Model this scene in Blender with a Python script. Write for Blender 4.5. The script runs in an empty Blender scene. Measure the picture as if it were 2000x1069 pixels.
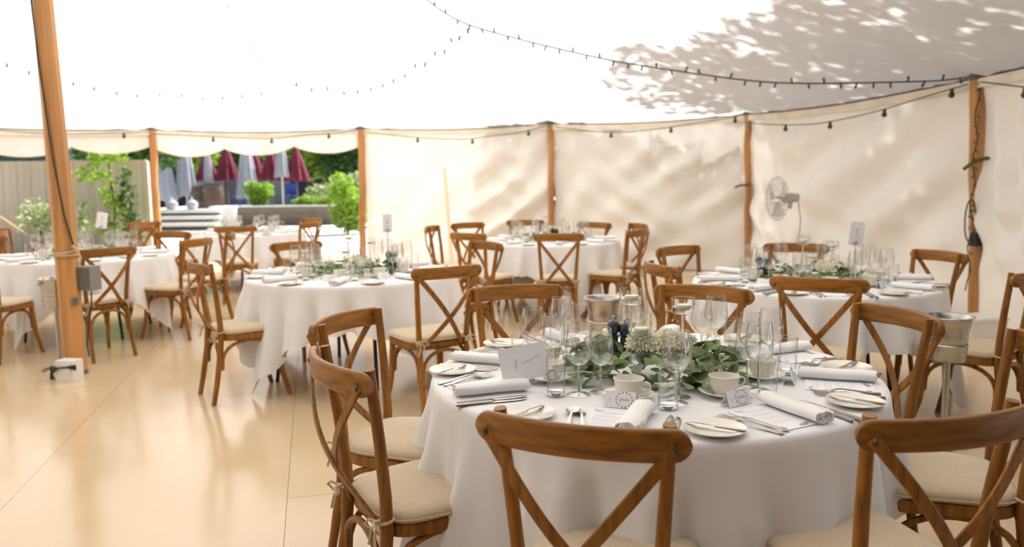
import bpy, bmesh, math, random
from math import sin, cos, pi, radians as rad, sqrt, hypot, atan2, exp
from mathutils import Vector, Matrix

random.seed(7)
sc = bpy.context.scene
col = sc.collection

# ------------------------------------------------------------------ camera
CAM_H, PITCH, ROLL, FPX = 1.42, rad(6.77), rad(-0.69), 1556.0
cam_d = bpy.data.cameras.new('camera')
cam_d.sensor_width = 36.0
cam_d.lens = FPX / 2000.0 * 36.0
cam_d.clip_start, cam_d.clip_end = 0.05, 300
cam_d.dof.use_dof = True
cam_d.dof.focus_distance = 2.45
cam_d.dof.aperture_fstop = 2.8
cam = bpy.data.objects.new('camera', cam_d)
col.objects.link(cam)
_c, _s = cos(ROLL), sin(ROLL)
_r = Vector((_c, _s * sin(PITCH), _s * cos(PITCH)))
_u = Vector((-_s, _c * sin(PITCH), _c * cos(PITCH)))
_b = Vector((0, -cos(PITCH), sin(PITCH)))
cam.matrix_world = Matrix(((_r.x, _u.x, _b.x, 0), (_r.y, _u.y, _b.y, 0), (_r.z, _u.z, _b.z, CAM_H), (0, 0, 0, 1)))
sc.camera = cam

# ------------------------------------------------------------------ light
SUN_DIR = Vector((0.57, 0.60, 0.95)).normalized()      # from the place towards the sun: right, behind the far wall, high
world = bpy.data.worlds.new('sky'); sc.world = world; world.use_nodes = True
wn = world.node_tree; wn.nodes.clear()
_o = wn.nodes.new('ShaderNodeOutputWorld'); _bg = wn.nodes.new('ShaderNodeBackground'); _sk = wn.nodes.new('ShaderNodeTexSky')
_sk.sky_type = 'NISHITA'; _sk.sun_disc = False
_sk.sun_elevation = math.asin(SUN_DIR.z); _sk.sun_rotation = atan2(SUN_DIR.x, SUN_DIR.y)
_sk.air_density = 1.0; _sk.dust_density = 4.0; _sk.ozone_density = 1.0
_bg.inputs['Strength'].default_value = 0.16
wn.links.new(_sk.outputs[0], _bg.inputs[0]); wn.links.new(_bg.outputs[0], _o.inputs[0])
sun_d = bpy.data.lights.new('sun', 'SUN'); sun_d.energy = 9.0; sun_d.angle = rad(0.6); sun_d.color = (1.0, 0.985, 0.96)
sun = bpy.data.objects.new('sun', sun_d); col.objects.link(sun)
sun.rotation_euler = SUN_DIR.to_track_quat('Z', 'Y').to_euler()
sun.location = (8, 10, 18)

vs = sc.view_settings
vs.view_transform = 'Standard'; vs.look = 'None'; vs.gamma = 1.0; vs.use_curve_mapping = False
vs.exposure = 0.32
try:
    sc.cycles.max_bounces = 14; sc.cycles.diffuse_bounces = 7; sc.cycles.transmission_bounces = 10
    sc.cycles.transparent_max_bounces = 32; sc.cycles.glossy_bounces = 5
    sc.cycles.sample_clamp_indirect = 6.0; sc.cycles.caustics_reflective = False; sc.cycles.caustics_refractive = False
except Exception:
    pass

# ------------------------------------------------------------------ helpers
class MB:
    def __init__(s): s.v = []; s.f = []
    def add(s, vs_, fs):
        n = len(s.v); s.v += [tuple(p) for p in vs_]; s.f += [tuple(i + n for i in f) for f in fs]; return s
    def box(s, c, d, rz=0.0, taper=1.0):
        x, y, z = d[0] / 2, d[1] / 2, d[2] / 2; a, b = cos(rz), sin(rz); P = []
        for sz in (-1, 1):
            k = taper if sz > 0 else 1.0
            for sx, sy in ((-1, -1), (1, -1), (1, 1), (-1, 1)):
                px, py = sx * x * k, sy * y * k
                P.append((c[0] + px * a - py * b, c[1] + px * b + py * a, c[2] + sz * z))
        return s.add(P, [(3, 2, 1, 0), (4, 5, 6, 7), (0, 1, 5, 4), (1, 2, 6, 5), (2, 3, 7, 6), (3, 0, 4, 7)])
    def tube(s, pts, r, n=8, cap=True):
        pts = [Vector(p) for p in pts]; m = len(pts)
        R = r if isinstance(r, (list, tuple)) else [r] * m
        T = [((pts[min(i + 1, m - 1)] - pts[max(i - 1, 0)]).normalized()) for i in range(m)]
        up = Vector((0, 0, 1)) if abs(T[0].z) < .9 else Vector((0, 1, 0))
        a = T[0].cross(up).normalized(); V = []; F = []
        for i in range(m):
            a = (a - T[i] * a.dot(T[i])).normalized(); b = T[i].cross(a)
            for k in range(n):
                t = 2 * pi * k / n; V.append(pts[i] + a * (R[i] * cos(t)) + b * (R[i] * sin(t)))
        for i in range(m - 1):
            for k in range(n):
                F.append((i * n + k, i * n + (k + 1) % n, (i + 1) * n + (k + 1) % n, (i + 1) * n + k))
        if cap: F.append(tuple(range(n - 1, -1, -1))); F.append(tuple((m - 1) * n + k for k in range(n)))
        return s.add(V, F)
    def sweep(s, pts, prof, nrm, scale=None, cap=True):
        """closed 2D profile (side, normal) along pts; nrm gives the normal at each point"""
        pts = [Vector(p) for p in pts]; m = len(pts); n = len(prof); V = []; F = []
        for i in range(m):
            t = (pts[min(i + 1, m - 1)] - pts[max(i - 1, 0)]).normalized()
            nn = Vector(nrm[i]) if not isinstance(nrm, Vector) else nrm
            nn = (nn - t * nn.dot(t)).normalized(); sd = t.cross(nn)
            k = scale[i] if scale else (1, 1)
            for (a, b) in prof: V.append(pts[i] + sd * (a * k[0]) + nn * (b * k[1]))
        for i in range(m - 1):
            for k in range(n):
                F.append((i * n + k, i * n + (k + 1) % n, (i + 1) * n + (k + 1) % n, (i + 1) * n + k))
        if cap: F.append(tuple(range(n - 1, -1, -1))); F.append(tuple((m - 1) * n + k for k in range(n)))
        return s.add(V, F)
    def lathe(s, prof, n=24, c=(0, 0, 0), cap=False):
        m = len(prof); V = []; F = []
        for (r, z) in prof:
            for k in range(n):
                t = 2 * pi * k / n; V.append((c[0] + r * cos(t), c[1] + r * sin(t), c[2] + z))
        for i in range(m - 1):
            for k in range(n):
                F.append((i * n + k, i * n + (k + 1) % n, (i + 1) * n + (k + 1) % n, (i + 1) * n + k))
        if cap: F.append(tuple(range(n - 1, -1, -1))); F.append(tuple((m - 1) * n + k for k in range(n)))
        return s.add(V, F)
    def grid(s, fn, nu, nv, wrap=False):
        V = [fn(i / nu, j / nv) for j in range(nv + 1) for i in range(nu if wrap else nu + 1)]
        w = nu if wrap else nu + 1; F = []
        for j in range(nv):
            for i in range(nu):
                a = j * w + i; b = j * w + (i + 1) % w if wrap else a + 1
                F.append((a, b, b + w, a + w))
        return s.add(V, F)
    def mesh(s, name, smooth=40):
        me = bpy.data.meshes.new(name); me.from_pydata(s.v, [], s.f); me.update()
        if smooth:
            me.polygons.foreach_set('use_smooth', [True] * len(me.polygons))
            me.set_sharp_from_angle(angle=rad(smooth))
        return me
    def obj(s, name, mat, parent=None, smooth=40):
        return mobj(name, s.mesh(name, smooth), mat, parent)

def mobj(name, me, mat, parent=None):
    if mat is not None and not me.materials: me.materials.append(mat)
    o = bpy.data.objects.new(name, me); col.objects.link(o)
    if parent: o.parent = parent
    return o
def rr(w, h, r, n=3):
    """rounded rectangle profile"""
    P = []
    for cx, cy, a0 in ((w / 2 - r, h / 2 - r, 0), (-w / 2 + r, h / 2 - r, 90), (-w / 2 + r, -h / 2 + r, 180), (w / 2 - r, -h / 2 + r, 270)):
        for k in range(n + 1):
            a = rad(a0 + 90 * k / n); P.append((cx + r * cos(a), cy + r * sin(a)))
    return P
def tag(o, label=None, cat=None, group=None, kind=None):
    if label: o['label'] = label
    if cat: o['category'] = cat
    if group: o['group'] = group
    if kind: o['kind'] = kind
    return o
def thing(name, label, cat, loc=(0, 0, 0), rz=0.0, group=None):
    o = bpy.data.objects.new(name, None); o.empty_display_size = .05; col.objects.link(o)
    o.location = loc; o.rotation_euler = (0, 0, rz)
    return tag(o, label, cat, group)
def copy_tree(o, loc=None, rz=None, label=None, group=None, parent=None, scale=None):
    c = o.copy(); col.objects.link(c); c.parent = parent
    for ch in list(o.children): copy_tree(ch, parent=c)
    if loc is not None: c.location = loc
    if rz is not None: c.rotation_euler = (c.rotation_euler[0], c.rotation_euler[1], rz)
    if scale is not None: c.scale = scale
    tag(c, label, None, group)
    return c
class Kind:
    """first use takes the prototype itself, later uses take copies"""
    def __init__(s, proto): s.p = proto; s.used = False
    def put(s, loc, rz, label, group=None, scale=None):
        if not s.used:
            s.used = True; o = s.p; o.location = loc; o.rotation_euler = (0, 0, rz)
            if scale: o.scale = scale
            return tag(o, label, None, group)
        return copy_tree(s.p, loc, rz, label, group, scale=scale or (1, 1, 1))
def ray(px, py):
    x = (px - 1000) / FPX; y = -(py - 534.5) / FPX
    x, y = _c * x - _s * y, _s * x + _c * y
    return Vector((x, cos(PITCH) + y * sin(PITCH), -sin(PITCH) + y * cos(PITCH)))
def atd(px, py, d):
    r = ray(px, py); return Vector((0, 0, CAM_H)) + r * (d / r.y)
def atz(px, py, z):
    r = ray(px, py); return Vector((0, 0, CAM_H)) + r * ((z - CAM_H) / r.z)

# ------------------------------------------------------------------ materials
def nm(name):
    m = bpy.data.materials.new(name); m.use_nodes = True; nt = m.node_tree
    return m, nt, nt.nodes['Principled BSDF'], nt.nodes['Material Output']
def pm(name, c, rough=.5, metal=0., coat=0., spec=.5, noise=None, bump=None, var=None, sheen=0., trans=0.):
    """principled with optional colour noise (scale xyz, amount), bump (scale, strength) and per-object variation"""
    m, nt, p, out = nm(name)
    p.inputs['Base Color'].default_value = (*c, 1); p.inputs['Roughness'].default_value = rough
    p.inputs['Metallic'].default_value = metal; p.inputs['Coat Weight'].default_value = coat
    p.inputs['Specular IOR Level'].default_value = spec; p.inputs['Sheen Weight'].default_value = sheen
    src = None
    if noise or bump or var:
        tc = nt.nodes.new('ShaderNodeTexCoord')
    if noise:
        mp = nt.nodes.new('ShaderNodeMapping'); mp.inputs['Scale'].default_value = noise[0]
        nz = nt.nodes.new('ShaderNodeTexNoise'); nz.inputs['Scale'].default_value = 1.0; nz.inputs['Detail'].default_value = 5
        rp = nt.nodes.new('ShaderNodeMapRange')
        rp.inputs[1].default_value = .3; rp.inputs[2].default_value = .7
        rp.inputs[3].default_value = 1 - noise[1]; rp.inputs[4].default_value = 1 + noise[1]
        mx = nt.nodes.new('ShaderNodeVectorMath'); mx.operation = 'SCALE'; mx.inputs[0].default_value = c
        nt.links.new(tc.outputs['Object'], mp.inputs[0]); nt.links.new(mp.outputs[0], nz.inputs['Vector'])
        nt.links.new(nz.outputs[0], rp.inputs[0]); nt.links.new(rp.outputs[0], mx.inputs['Scale'])
        src = mx.outputs[0]
    if var:
        oi = nt.nodes.new('ShaderNodeObjectInfo'); hv = nt.nodes.new('ShaderNodeHueSaturation')
        mr = nt.nodes.new('ShaderNodeMapRange'); mr.inputs[3].default_value = 1 - var; mr.inputs[4].default_value = 1 + var
        nt.links.new(oi.outputs['Random'], mr.inputs[0]); nt.links.new(mr.outputs[0], hv.inputs['Value'])
        hv.inputs['Color'].default_value = (*c, 1)
        if src: nt.links.new(src, hv.inputs['Color'])
        src = hv.outputs[0]
    if src: nt.links.new(src, p.inputs['Base Color'])
    if bump:
        bz = nt.nodes.new('ShaderNodeTexNoise'); bz.inputs['Scale'].default_value = bump[0]; bz.inputs['Detail'].default_value = 4
        bp = nt.nodes.new('ShaderNodeBump'); bp.inputs['Strength'].default_value = bump[1]; bp.inputs['Distance'].default_value = .004
        nt.links.new(tc.outputs['Object'], bz.inputs['Vector']); nt.links.new(bz.outputs[0], bp.inputs['Height'])
        nt.links.new(bp.outputs[0], p.inputs['Normal'])
    if trans:
        tr = nt.nodes.new('ShaderNodeBsdfTranslucent'); tr.inputs[0].default_value = (*c, 1)
        if src: nt.links.new(src, tr.inputs[0])
        ms = nt.nodes.new('ShaderNodeMixShader'); ms.inputs[0].default_value = trans
        nt.links.new(p.outputs[0], ms.inputs[1]); nt.links.new(tr.outputs[0], ms.inputs[2]); nt.links.new(ms.outputs[0], out.inputs[0])
    return m

M = {}
M['wood'] = pm('chair_wood', (.275, .112, .0165), .42, coat=.0, spec=.35, noise=((60, 60, 5), .38), bump=(60, .15), var=.16)
M['wood_rail'] = pm('chair_rail_wood', (.285, .116, .017), .40, coat=.0, spec=.38, noise=((5, 40, 60), .38), bump=(60, .12), var=.14)
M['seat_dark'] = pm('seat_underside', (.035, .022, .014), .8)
M['cushion'] = pm('cushion_linen', (.60, .485, .335), .9, noise=((90, 90, 90), .06), bump=(420, .35), sheen=.2)
M['tie'] = pm('tie_linen', (.56, .45, .30), .9)
M['bolt'] = pm('bolt_metal', (.16, .13, .10), .4, metal=.9)
M['cloth'] = pm('tablecloth_linen', (.79, .79, .80), .85, bump=(300, .08), sheen=.15)
M['napkin'] = pm('napkin_linen', (.84, .83, .83), .9, bump=(260, .15))
M['paper'] = pm('white_card', (.82, .82, .86), .6)
M['ink'] = pm('grey_print', (.16, .17, .16), .8)
M['inkleaf'] = pm('green_print', (.13, .17, .11), .8)
M['inkpale'] = pm('pale_print', (.50, .50, .50), .8)
M['china'] = pm('cream_china', (.78, .745, .655), .18, coat=.4)
M['steel'] = pm('cutlery_steel', (.60, .57, .53), .24, metal=1.)
M['bucket'] = pm('brushed_steel', (.52, .51, .49), .27, metal=1., noise=((8, 8, 90), .1))
M['wax'] = pm('candle_wax', (.83, .80, .62), .5)
M['navy'] = pm('navy_gloss', (.022, .028, .045), .3, coat=.3)
M['black'] = pm('black_metal', (.012, .012, .014), .4)
M['dark'] = pm('dark_grey_plastic', (.13, .13, .13), .5)
M['cable'] = pm('dark_cable', (.02, .025, .02), .6)
M['bulb'] = pm('festoon_bulb', (.035, .035, .035), .3)
M['leaf'] = pm('eucalyptus_leaf', (.12, .185, .05), .5, noise=((30, 30, 30), .25), var=.35, trans=.25)
M['leaf2'] = pm('eucalyptus_leaf_pale', (.235, .30, .125), .55, noise=((30, 30, 30), .2), var=.3, trans=.25)
M['stem'] = pm('twig', (.20, .17, .08), .7)
M['gyp'] = pm('gypsophila', (.95, .93, .78), .8, trans=.3)
M['pole'] = pm('larch_pole', (.46, .225, .075), .55, noise=((9, 9, 1.2), .32), bump=(25, .2))
M['kingpole'] = pm('planed_larch', (.52, .255, .085), .5, noise=((14, 14, .9), .30), bump=(25, .15))
M['rope'] = pm('hemp_rope', (.55, .40, .25), .9, bump=(200, .4))
M['strap'] = pm('olive_strap', (.10, .10, .035), .9)
M['plastic'] = pm('white_plastic', (.78, .77, .75), .4)
M['fan'] = pm('fan_grey', (.52, .51, .49), .45)
M['eaverope'] = pm('eave_rope', (.085, .065, .035), .9)
M['band'] = pm('eave_webbing', (.78, .72, .62), .9, noise=((3, 3, 8), .12))

def canvas(name, c, tfrac, tcol, seams=False):
    m, nt, p, out = nm(name); nt.nodes.remove(p)
    tc = nt.nodes.new('ShaderNodeTexCoord')
    n1 = nt.nodes.new('ShaderNodeTexNoise'); n1.inputs['Scale'].default_value = 1.4; n1.inputs['Detail'].default_value = 6
    mr = nt.nodes.new('ShaderNodeMapRange'); mr.inputs[1].default_value = .3; mr.inputs[2].default_value = .7; mr.inputs[3].default_value = .95; mr.inputs[4].default_value = 1.03
    nt.links.new(tc.outputs['Object'], n1.inputs['Vector']); nt.links.new(n1.outputs[0], mr.inputs[0])
    def sc_(cc):
        v = nt.nodes.new('ShaderNodeVectorMath'); v.operation = 'SCALE'; v.inputs[0].default_value = cc
        nt.links.new(mr.outputs[0], v.inputs['Scale']); return v.outputs[0]
    d = nt.nodes.new('ShaderNodeBsdfDiffuse'); t = nt.nodes.new('ShaderNodeBsdfTranslucent'); x = nt.nodes.new('ShaderNodeMixShader')
    nt.links.new(sc_(c), d.inputs[0]); nt.links.new(sc_(tcol), t.inputs[0]); x.inputs[0].default_value = tfrac
    n2 = nt.nodes.new('ShaderNodeTexNoise'); n2.inputs['Scale'].default_value = 7; n2.inputs['Detail'].default_value = 6
    bp = nt.nodes.new('ShaderNodeBump'); bp.inputs['Strength'].default_value = .25; bp.inputs['Distance'].default_value = .02
    nt.links.new(tc.outputs['Object'], n2.inputs['Vector']); nt.links.new(n2.outputs[0], bp.inputs['Height'])
    nt.links.new(bp.outputs[0], d.inputs['Normal']); nt.links.new(bp.outputs[0], t.inputs['Normal'])
    nt.links.new(d.outputs[0], x.inputs[1]); nt.links.new(t.outputs[0], x.inputs[2]); nt.links.new(x.outputs[0], out.inputs[0])
    return m
M['roof'] = canvas('roof_canvas', (.80, .765, .70), .48, (.86, .845, .81))
M['wall'] = canvas('wall_canvas', (.88, .865, .835), .11, (.86, .84, .80))

def thin_glass(name, tint=(.985, .99, .985), edge=(.05, .055, .05)):
    m, nt, p, out = nm(name); nt.nodes.remove(p)
    lw = nt.nodes.new('ShaderNodeLayerWeight'); lw.inputs[0].default_value = .5
    pw = nt.nodes.new('ShaderNodeMath'); pw.operation = 'POWER'; pw.inputs[1].default_value = 3.4
    nt.links.new(lw.outputs['Facing'], pw.inputs[0])
    mx = nt.nodes.new('ShaderNodeMix'); mx.data_type = 'RGBA'
    mx.inputs['A'].default_value = (*tint, 1); mx.inputs['B'].default_value = (*edge, 1)
    nt.links.new(pw.outputs[0], mx.inputs['Factor'])
    tr = nt.nodes.new('ShaderNodeBsdfTransparent'); nt.links.new(mx.outputs['Result'], tr.inputs[0])
    gl = nt.nodes.new('ShaderNodeBsdfGlossy'); gl.inputs['Roughness'].default_value = .02; gl.inputs[0].default_value = (1, 1, 1, 1)
    p5 = nt.nodes.new('ShaderNodeMath'); p5.operation = 'POWER'; p5.inputs[1].default_value = 2.4; nt.links.new(lw.outputs['Facing'], p5.inputs[0])
    fr = nt.nodes.new('ShaderNodeMapRange'); fr.inputs[3].default_value = .10; fr.inputs[4].default_value = .72; nt.links.new(p5.outputs[0], fr.inputs[0])
    sh = nt.nodes.new('ShaderNodeMixShader'); nt.links.new(fr.outputs[0], sh.inputs[0])
    nt.links.new(tr.outputs[0], sh.inputs[1]); nt.links.new(gl.outputs[0], sh.inputs[2]); nt.links.new(sh.outputs[0], out.inputs[0])
    return m
M['glass'] = thin_glass('thin_glass')
M['glassrim'] = thin_glass('glass_rim', (.82, .84, .82), (.45, .47, .46))
m, nt, p, out = nm('solid_glass'); p.inputs['Transmission Weight'].default_value = 1; p.inputs['Roughness'].default_value = 0.0
p.inputs['Base Color'].default_value = (.93, .97, .96, 1); p.inputs['IOR'].default_value = 1.45; M['sglass'] = m
m, nt, p, out = nm('tinted_glass_base'); p.inputs['Transmission Weight'].default_value = 1; p.inputs['Roughness'].default_value = 0.0
p.inputs['Base Color'].default_value = (.70, .86, .87, 1); M['tglass'] = m

# floor: glossy cream sheet
m, nt, p, out = nm('cream_floor')
tc = nt.nodes.new('ShaderNodeTexCoord'); n1 = nt.nodes.new('ShaderNodeTexNoise'); n1.inputs['Scale'].default_value = .8; n1.inputs['Detail'].default_value = 7
rp = nt.nodes.new('ShaderNodeValToRGB'); rp.color_ramp.elements[0].color = (.60, .445, .272, 1); rp.color_ramp.elements[1].color = (.675, .52, .34, 1)
rp.color_ramp.elements[0].position = .3; rp.color_ramp.elements[1].position = .7
n2 = nt.nodes.new('ShaderNodeTexNoise'); n2.inputs['Scale'].default_value = 3.0; n2.inputs['Detail'].default_value = 8
mr = nt.nodes.new('ShaderNodeMapRange'); mr.inputs[3].default_value = .10; mr.inputs[4].default_value = .24
n3 = nt.nodes.new('ShaderNodeTexNoise'); n3.inputs['Scale'].default_value = 2.2; n3.inputs['Detail'].default_value = 3
bp = nt.nodes.new('ShaderNodeBump'); bp.inputs['Strength'].default_value = .12; bp.inputs['Distance'].default_value = .02
for a, b in ((tc.outputs['Object'], n1.inputs['Vector']), (tc.outputs['Object'], n2.inputs['Vector']), (tc.outputs['Object'], n3.inputs['Vector']), (n1.outputs[0], rp.inputs[0]), (rp.outputs[0], p.inputs['Base Color']),
             (n2.outputs[0], mr.inputs[0]), (mr.outputs[0], p.inputs['Roughness']), (n3.outputs[0], bp.inputs['Height']), (bp.outputs[0], p.inputs['Normal'])): nt.links.new(a, b)
p.inputs['Specular IOR Level'].default_value = .55
M['floor'] = m
M['joint'] = pm('floor_joint', (.42, .31, .19), .6)
M['paving'] = pm('pale_paving', (.66, .62, .57), .9, noise=((2, 2, 2), .12))
M['fence'] = pm('fence_board', (.60, .52, .39), .85, noise=((12, 12, 1.5), .10), var=.06)
M['greenwall'] = pm('dark_green_cladding', (.02, .06, .05), .7)
M['navywall'] = pm('navy_cladding', (.018, .02, .04), .7)
M['greywall'] = pm('grey_render', (.25, .27, .30), .8)
M['planter'] = pm('planter_timber', (.21, .175, .13), .85, noise=((3, 3, 20), .2), var=.08)
M['palestone'] = pm('pale_stone', (.82, .80, .76), .9)
M['greyumb'] = pm('grey_canvas', (.50, .52, .57), .9, trans=.2)
M['redumb'] = pm('maroon_canvas', (.21, .03, .055), .9, trans=.15)
M['barrel'] = pm('barrel_oak', (.16, .10, .065), .7, noise=((20, 20, 3), .25), var=.1)
M['blue'] = pm('blue_plastic', (.01, .06, .28), .5)
M['trunk'] = pm('bark', (.11, .085, .06), .9, noise=((10, 10, 3), .3))
M['terracotta'] = pm('terracotta', (.42, .16, .07), .8)
M['foliage'] = pm('tree_foliage', (.07, .15, .03), .6, noise=((1.5, 1.5, 1.5), .35), trans=.35)
M['foliage2'] = pm('bright_foliage', (.30, .46, .05), .6, noise=((2, 2, 2), .35), trans=.35)
M['foliage3'] = pm('pale_foliage', (.45, .52, .26), .6, noise=((4, 4, 4), .3), trans=.3)
M['flower'] = pm('white_petals', (.80, .78, .74), .7)
M['shade'] = pm('shade_tree_leaf', (.05, .10, .03), .6, trans=.12)

# ------------------------------------------------------------------ tent plan
EAVE = 2.32
KP = Vector((-3.30, 5.89))             # main pole
PEAK = 5.6
P = [(4.39, 7.63), (3.44, 11.73), (.65, 13.15), (-2.55, 13.85), (-5.97, 13.48), (-8.75, 11.1), (-10.4, 7.9), (-10.6, 4.3), (-9.4, 1.5), (-6.6, .0), (-3.2, -.55), (.3, -.5), (2.8, .6), (3.66, 3.9)]  # unseen camera-end corners drawn in to cut the light from behind
NP_ = len(P)
def bound(dx, dy):
    """distance from the main pole to the eave in a direction"""
    best = 9.0
    for i in range(NP_):
        a = Vector(P[i]) - KP; b = Vector(P[(i + 1) % NP_]) - KP; e = b - a
        den = dx * e.y - dy * e.x
        if abs(den) < 1e-9: continue
        t = (a.x * e.y - a.y * e.x) / den; u = (a.x * dy - a.y * dx) / den
        if t > 0 and -1e-6 <= u <= 1 + 1e-6: best = t
    return best
def roof_z(x, y):
    dx, dy = x - KP.x, y - KP.y; r = hypot(dx, dy)
    if r < 1e-6: return PEAK
    B = bound(dx / r, dy / r); s_ = max(0., 1 - r / B)
    return EAVE + (PEAK - EAVE) * s_ ** 1.28
def on_roof(px, py, off=.06):
    """where a line of sight meets the canvas, a little below it"""
    r = ray(px, py); lo = None
    d = 3.0
    while d < 16:
        q = Vector((0, 0, CAM_H)) + r * (d / r.y)
        if q.z > roof_z(q.x, q.y) - off: return q
        d += .04
    return Vector((0, 0, CAM_H)) + r * (13 / r.y)

# ---- ground outside and floor inside
g = MB().box((0, 20, -.13), (120, 120, .1)); tag(g.obj('ground_outside', M['paving'], None, 0), kind='structure')
fl = MB().box((-2.6, 5.8, -.045), (17.5, 19.0, .07)); floor = tag(fl.obj('floor', M['joint'], None, 0), kind='structure')
pan = MB(); w_, h_, c_ = 1.2178, 2.4378, .004
pan.add([(-w_ / 2, -h_ / 2, 0), (w_ / 2, -h_ / 2, 0), (w_ / 2, h_ / 2, 0), (-w_ / 2, h_ / 2, 0), (-w_ / 2, -h_ / 2, -.012), (w_ / 2, -h_ / 2, -.012), (w_ / 2, h_ / 2, -.012), (-w_ / 2, h_ / 2, -.012)],
        [(0, 1, 2, 3), (4, 5, 1, 0), (5, 6, 2, 1), (6, 7, 3, 2), (7, 4, 0, 3)])
pme = pan.mesh('floor_panel', 0)
def inside(x, y, grow=1.0):
    dx, dy = x - KP.x, y - KP.y; r = hypot(dx, dy) + 1e-6
    return r < bound(dx / r, dy / r) * grow + .25
A0 = rad(14)
for i in range(-9, 10):
    for j in range(-5, 6):
        lx = i * 1.22 + .3; ly = j * 2.44 + (1.22 if i % 2 else 0)
        x = KP.x + .8 + lx * cos(A0) - ly * sin(A0); y = 5.6 + lx * sin(A0) + ly * cos(A0)
        if inside(x, y, 1.0) and -11.2 < x < 6 and -3.2 < y < 15.2:
            o = mobj('floor_panel', pme, M['floor'], floor); o.location = (x, y, random.uniform(-.0006, .0006)); o.rotation_euler = (0, 0, A0)

# ---- roof canvas
rf = MB(); NB = NP_ * 14; NR = 44
ring = []
for k in range(NB):
    i = k // 14; u = (k % 14) / 14; a = Vector(P[i]); b = Vector(P[(i + 1) % NP_]); ring.append((a.lerp(b, u), u))
def roof_pt(u, v):
    k = int(round(u * NB)) % NB; (e, uu) = ring[k]
    q = KP.lerp(e, v); s_ = 1 - v
    z = EAVE + (PEAK - EAVE) * s_ ** 1.28
    sag = sin(pi * uu)
    z -= .055 * sag * v ** 3
    # star of creases round each side pole
    w = exp(-((1 - v) / .10) ** 2); z += .018 * w * cos(2 * pi * uu * 14 / 2) * exp(-(min(uu, 1 - uu) / .16) ** 2)
    return (q.x, q.y, z)
rf.grid(roof_pt, NB, NR, wrap=True)
ceil = tag(rf.obj('ceiling', M['roof'], None, 80), kind='structure')
# seams of the roof gores, thin overlapping tapes
sm_ = MB()
for k in range(0, NB, 7):
    pts = [Vector(roof_pt(k / NB, v / 20)) - Vector((0, 0, .006)) for v in range(1, 21)]
    t = (pts[-1] - pts[0]).normalized(); n_ = Vector((-t.y, t.x, 0)).normalized() * .004
    V = []; F = []
    for p_ in pts: V += [p_ - n_, p_ + n_]
    for q in range(len(pts) - 1): F.append((2 * q, 2 * q + 1, 2 * q + 3, 2 * q + 2))
    sm_.add(V, F)
sm_.obj('roof_seam', M['roof'], ceil, 80)

# eave rope and webbing
er = MB()
for i in range(NP_):
    a = Vector(P[i]); b = Vector(P[(i + 1) % NP_])
    pts = [(*a.lerp(b, u / 10), EAVE - .01 - .055 * sin(pi * u / 10)) for u in range(11)]
    er.tube(pts, .014, 6)
tag(er.obj('trim_1', M['eaverope']), kind='structure')
eb = MB()
for i in (NP_ - 1, 0, 1, 2, 3, 4, 5):
    a = Vector(P[i]); b = Vector(P[(i + 1) % NP_]); inn = (KP - (a + b) / 2).normalized() * .02
    def f(u, v, a=a, b=b, inn=inn):
        q = a.lerp(b, u) + inn; return (q.x, q.y, EAVE - .02 - .055 * sin(pi * u) - .085 * v)
    eb.grid(f, 12, 1)
tag(eb.obj('trim_2', M['band']), kind='structure')

# ---- canvas side walls
def wall(name, i, folds, seed, bulge=.06, lift=0.):
    a = Vector(P[i]); b = Vector(P[(i + 1) % NP_]); L = (b - a).length; inn = (KP - (a + b) / 2).normalized()
    R = random.Random(seed); extra = [(R.uniform(.05, .95), R.uniform(.3, .7), R.uniform(.10, .3), R.uniform(.2, .5), R.uniform(-1.2, 1.2), R.uniform(2.5, 7), R.uniform(.006, .018), R.uniform(0, 6)) for _ in range(14)]
    def f(u, v):
        d = 0
        for (u0, v0, su, sv, ang, fr, am, ph) in folds + extra:
            d += 1.9 * am * exp(-((u - u0) / su) ** 2 - ((v - v0) / sv) ** 2) * sin(2 * pi * fr * ((u - u0) * cos(ang) + (v - v0) * sin(ang)) + ph)
        top = min(1, v * 6); d *= top
        d += .010 * sin(2 * pi * u * L / .30) * exp(-v / .16)
        d += bulge * sin(pi * u) * sin(pi * min(1, v * .9)) * .5 - .02 - .07 * min(1, v * 4)
        z = EAVE - .03 - .055 * sin(pi * u) - v * (EAVE - .06 - lift * 1)
        q = a.lerp(b, u) + inn * d
        return (q.x, q.y, max(z, .0))
    w = MB(); w.grid(f, 150, 80)
    return tag(w.obj(name, M['wall'], None, 80), kind='structure')
D = rad(58)
wall('wall_right', NP_ - 1, [(.8, .5, .35, .6, 0.15, 7, .035, 0), (.35, .5, .3, .7, .1, 9, .02, 1)], 1)
wall('wall_back_right', 0, [(.45, .35, .35, .35, -.75, 3.2, .05, 1.2), (.2, .55, .22, .4, -.6, 4, .03, 0), (.6, .75, .4, .3, 1.2, 4, .025, 2)], 2)
wall('wall_back_centre', 1, [(.22, .35, .2, .4, -.62, 4.0, .055, 0), (.45, .75, .4, .3, -.8, 4, .03, 1), (.35, .25, .3, .25, -.5, 5, .03, 2)], 3)
wall('wall_back_left', 2, [(.22, .72, .24, .3, -.75, 5.5, .07, 0), (.45, .85, .35, .22, -1.0, 4, .04, 1), (.15, .3, .2, .3, -.45, 5, .03, 1)], 4)
for k, i in enumerate((6, 7, 8)):  # out of view; the first panel was added to cut light from the left
    wall('wall_front_%d' % k, i, [(.5, .5, .4, .5, -.5, 5, .03, 0)], 10 + k)

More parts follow.
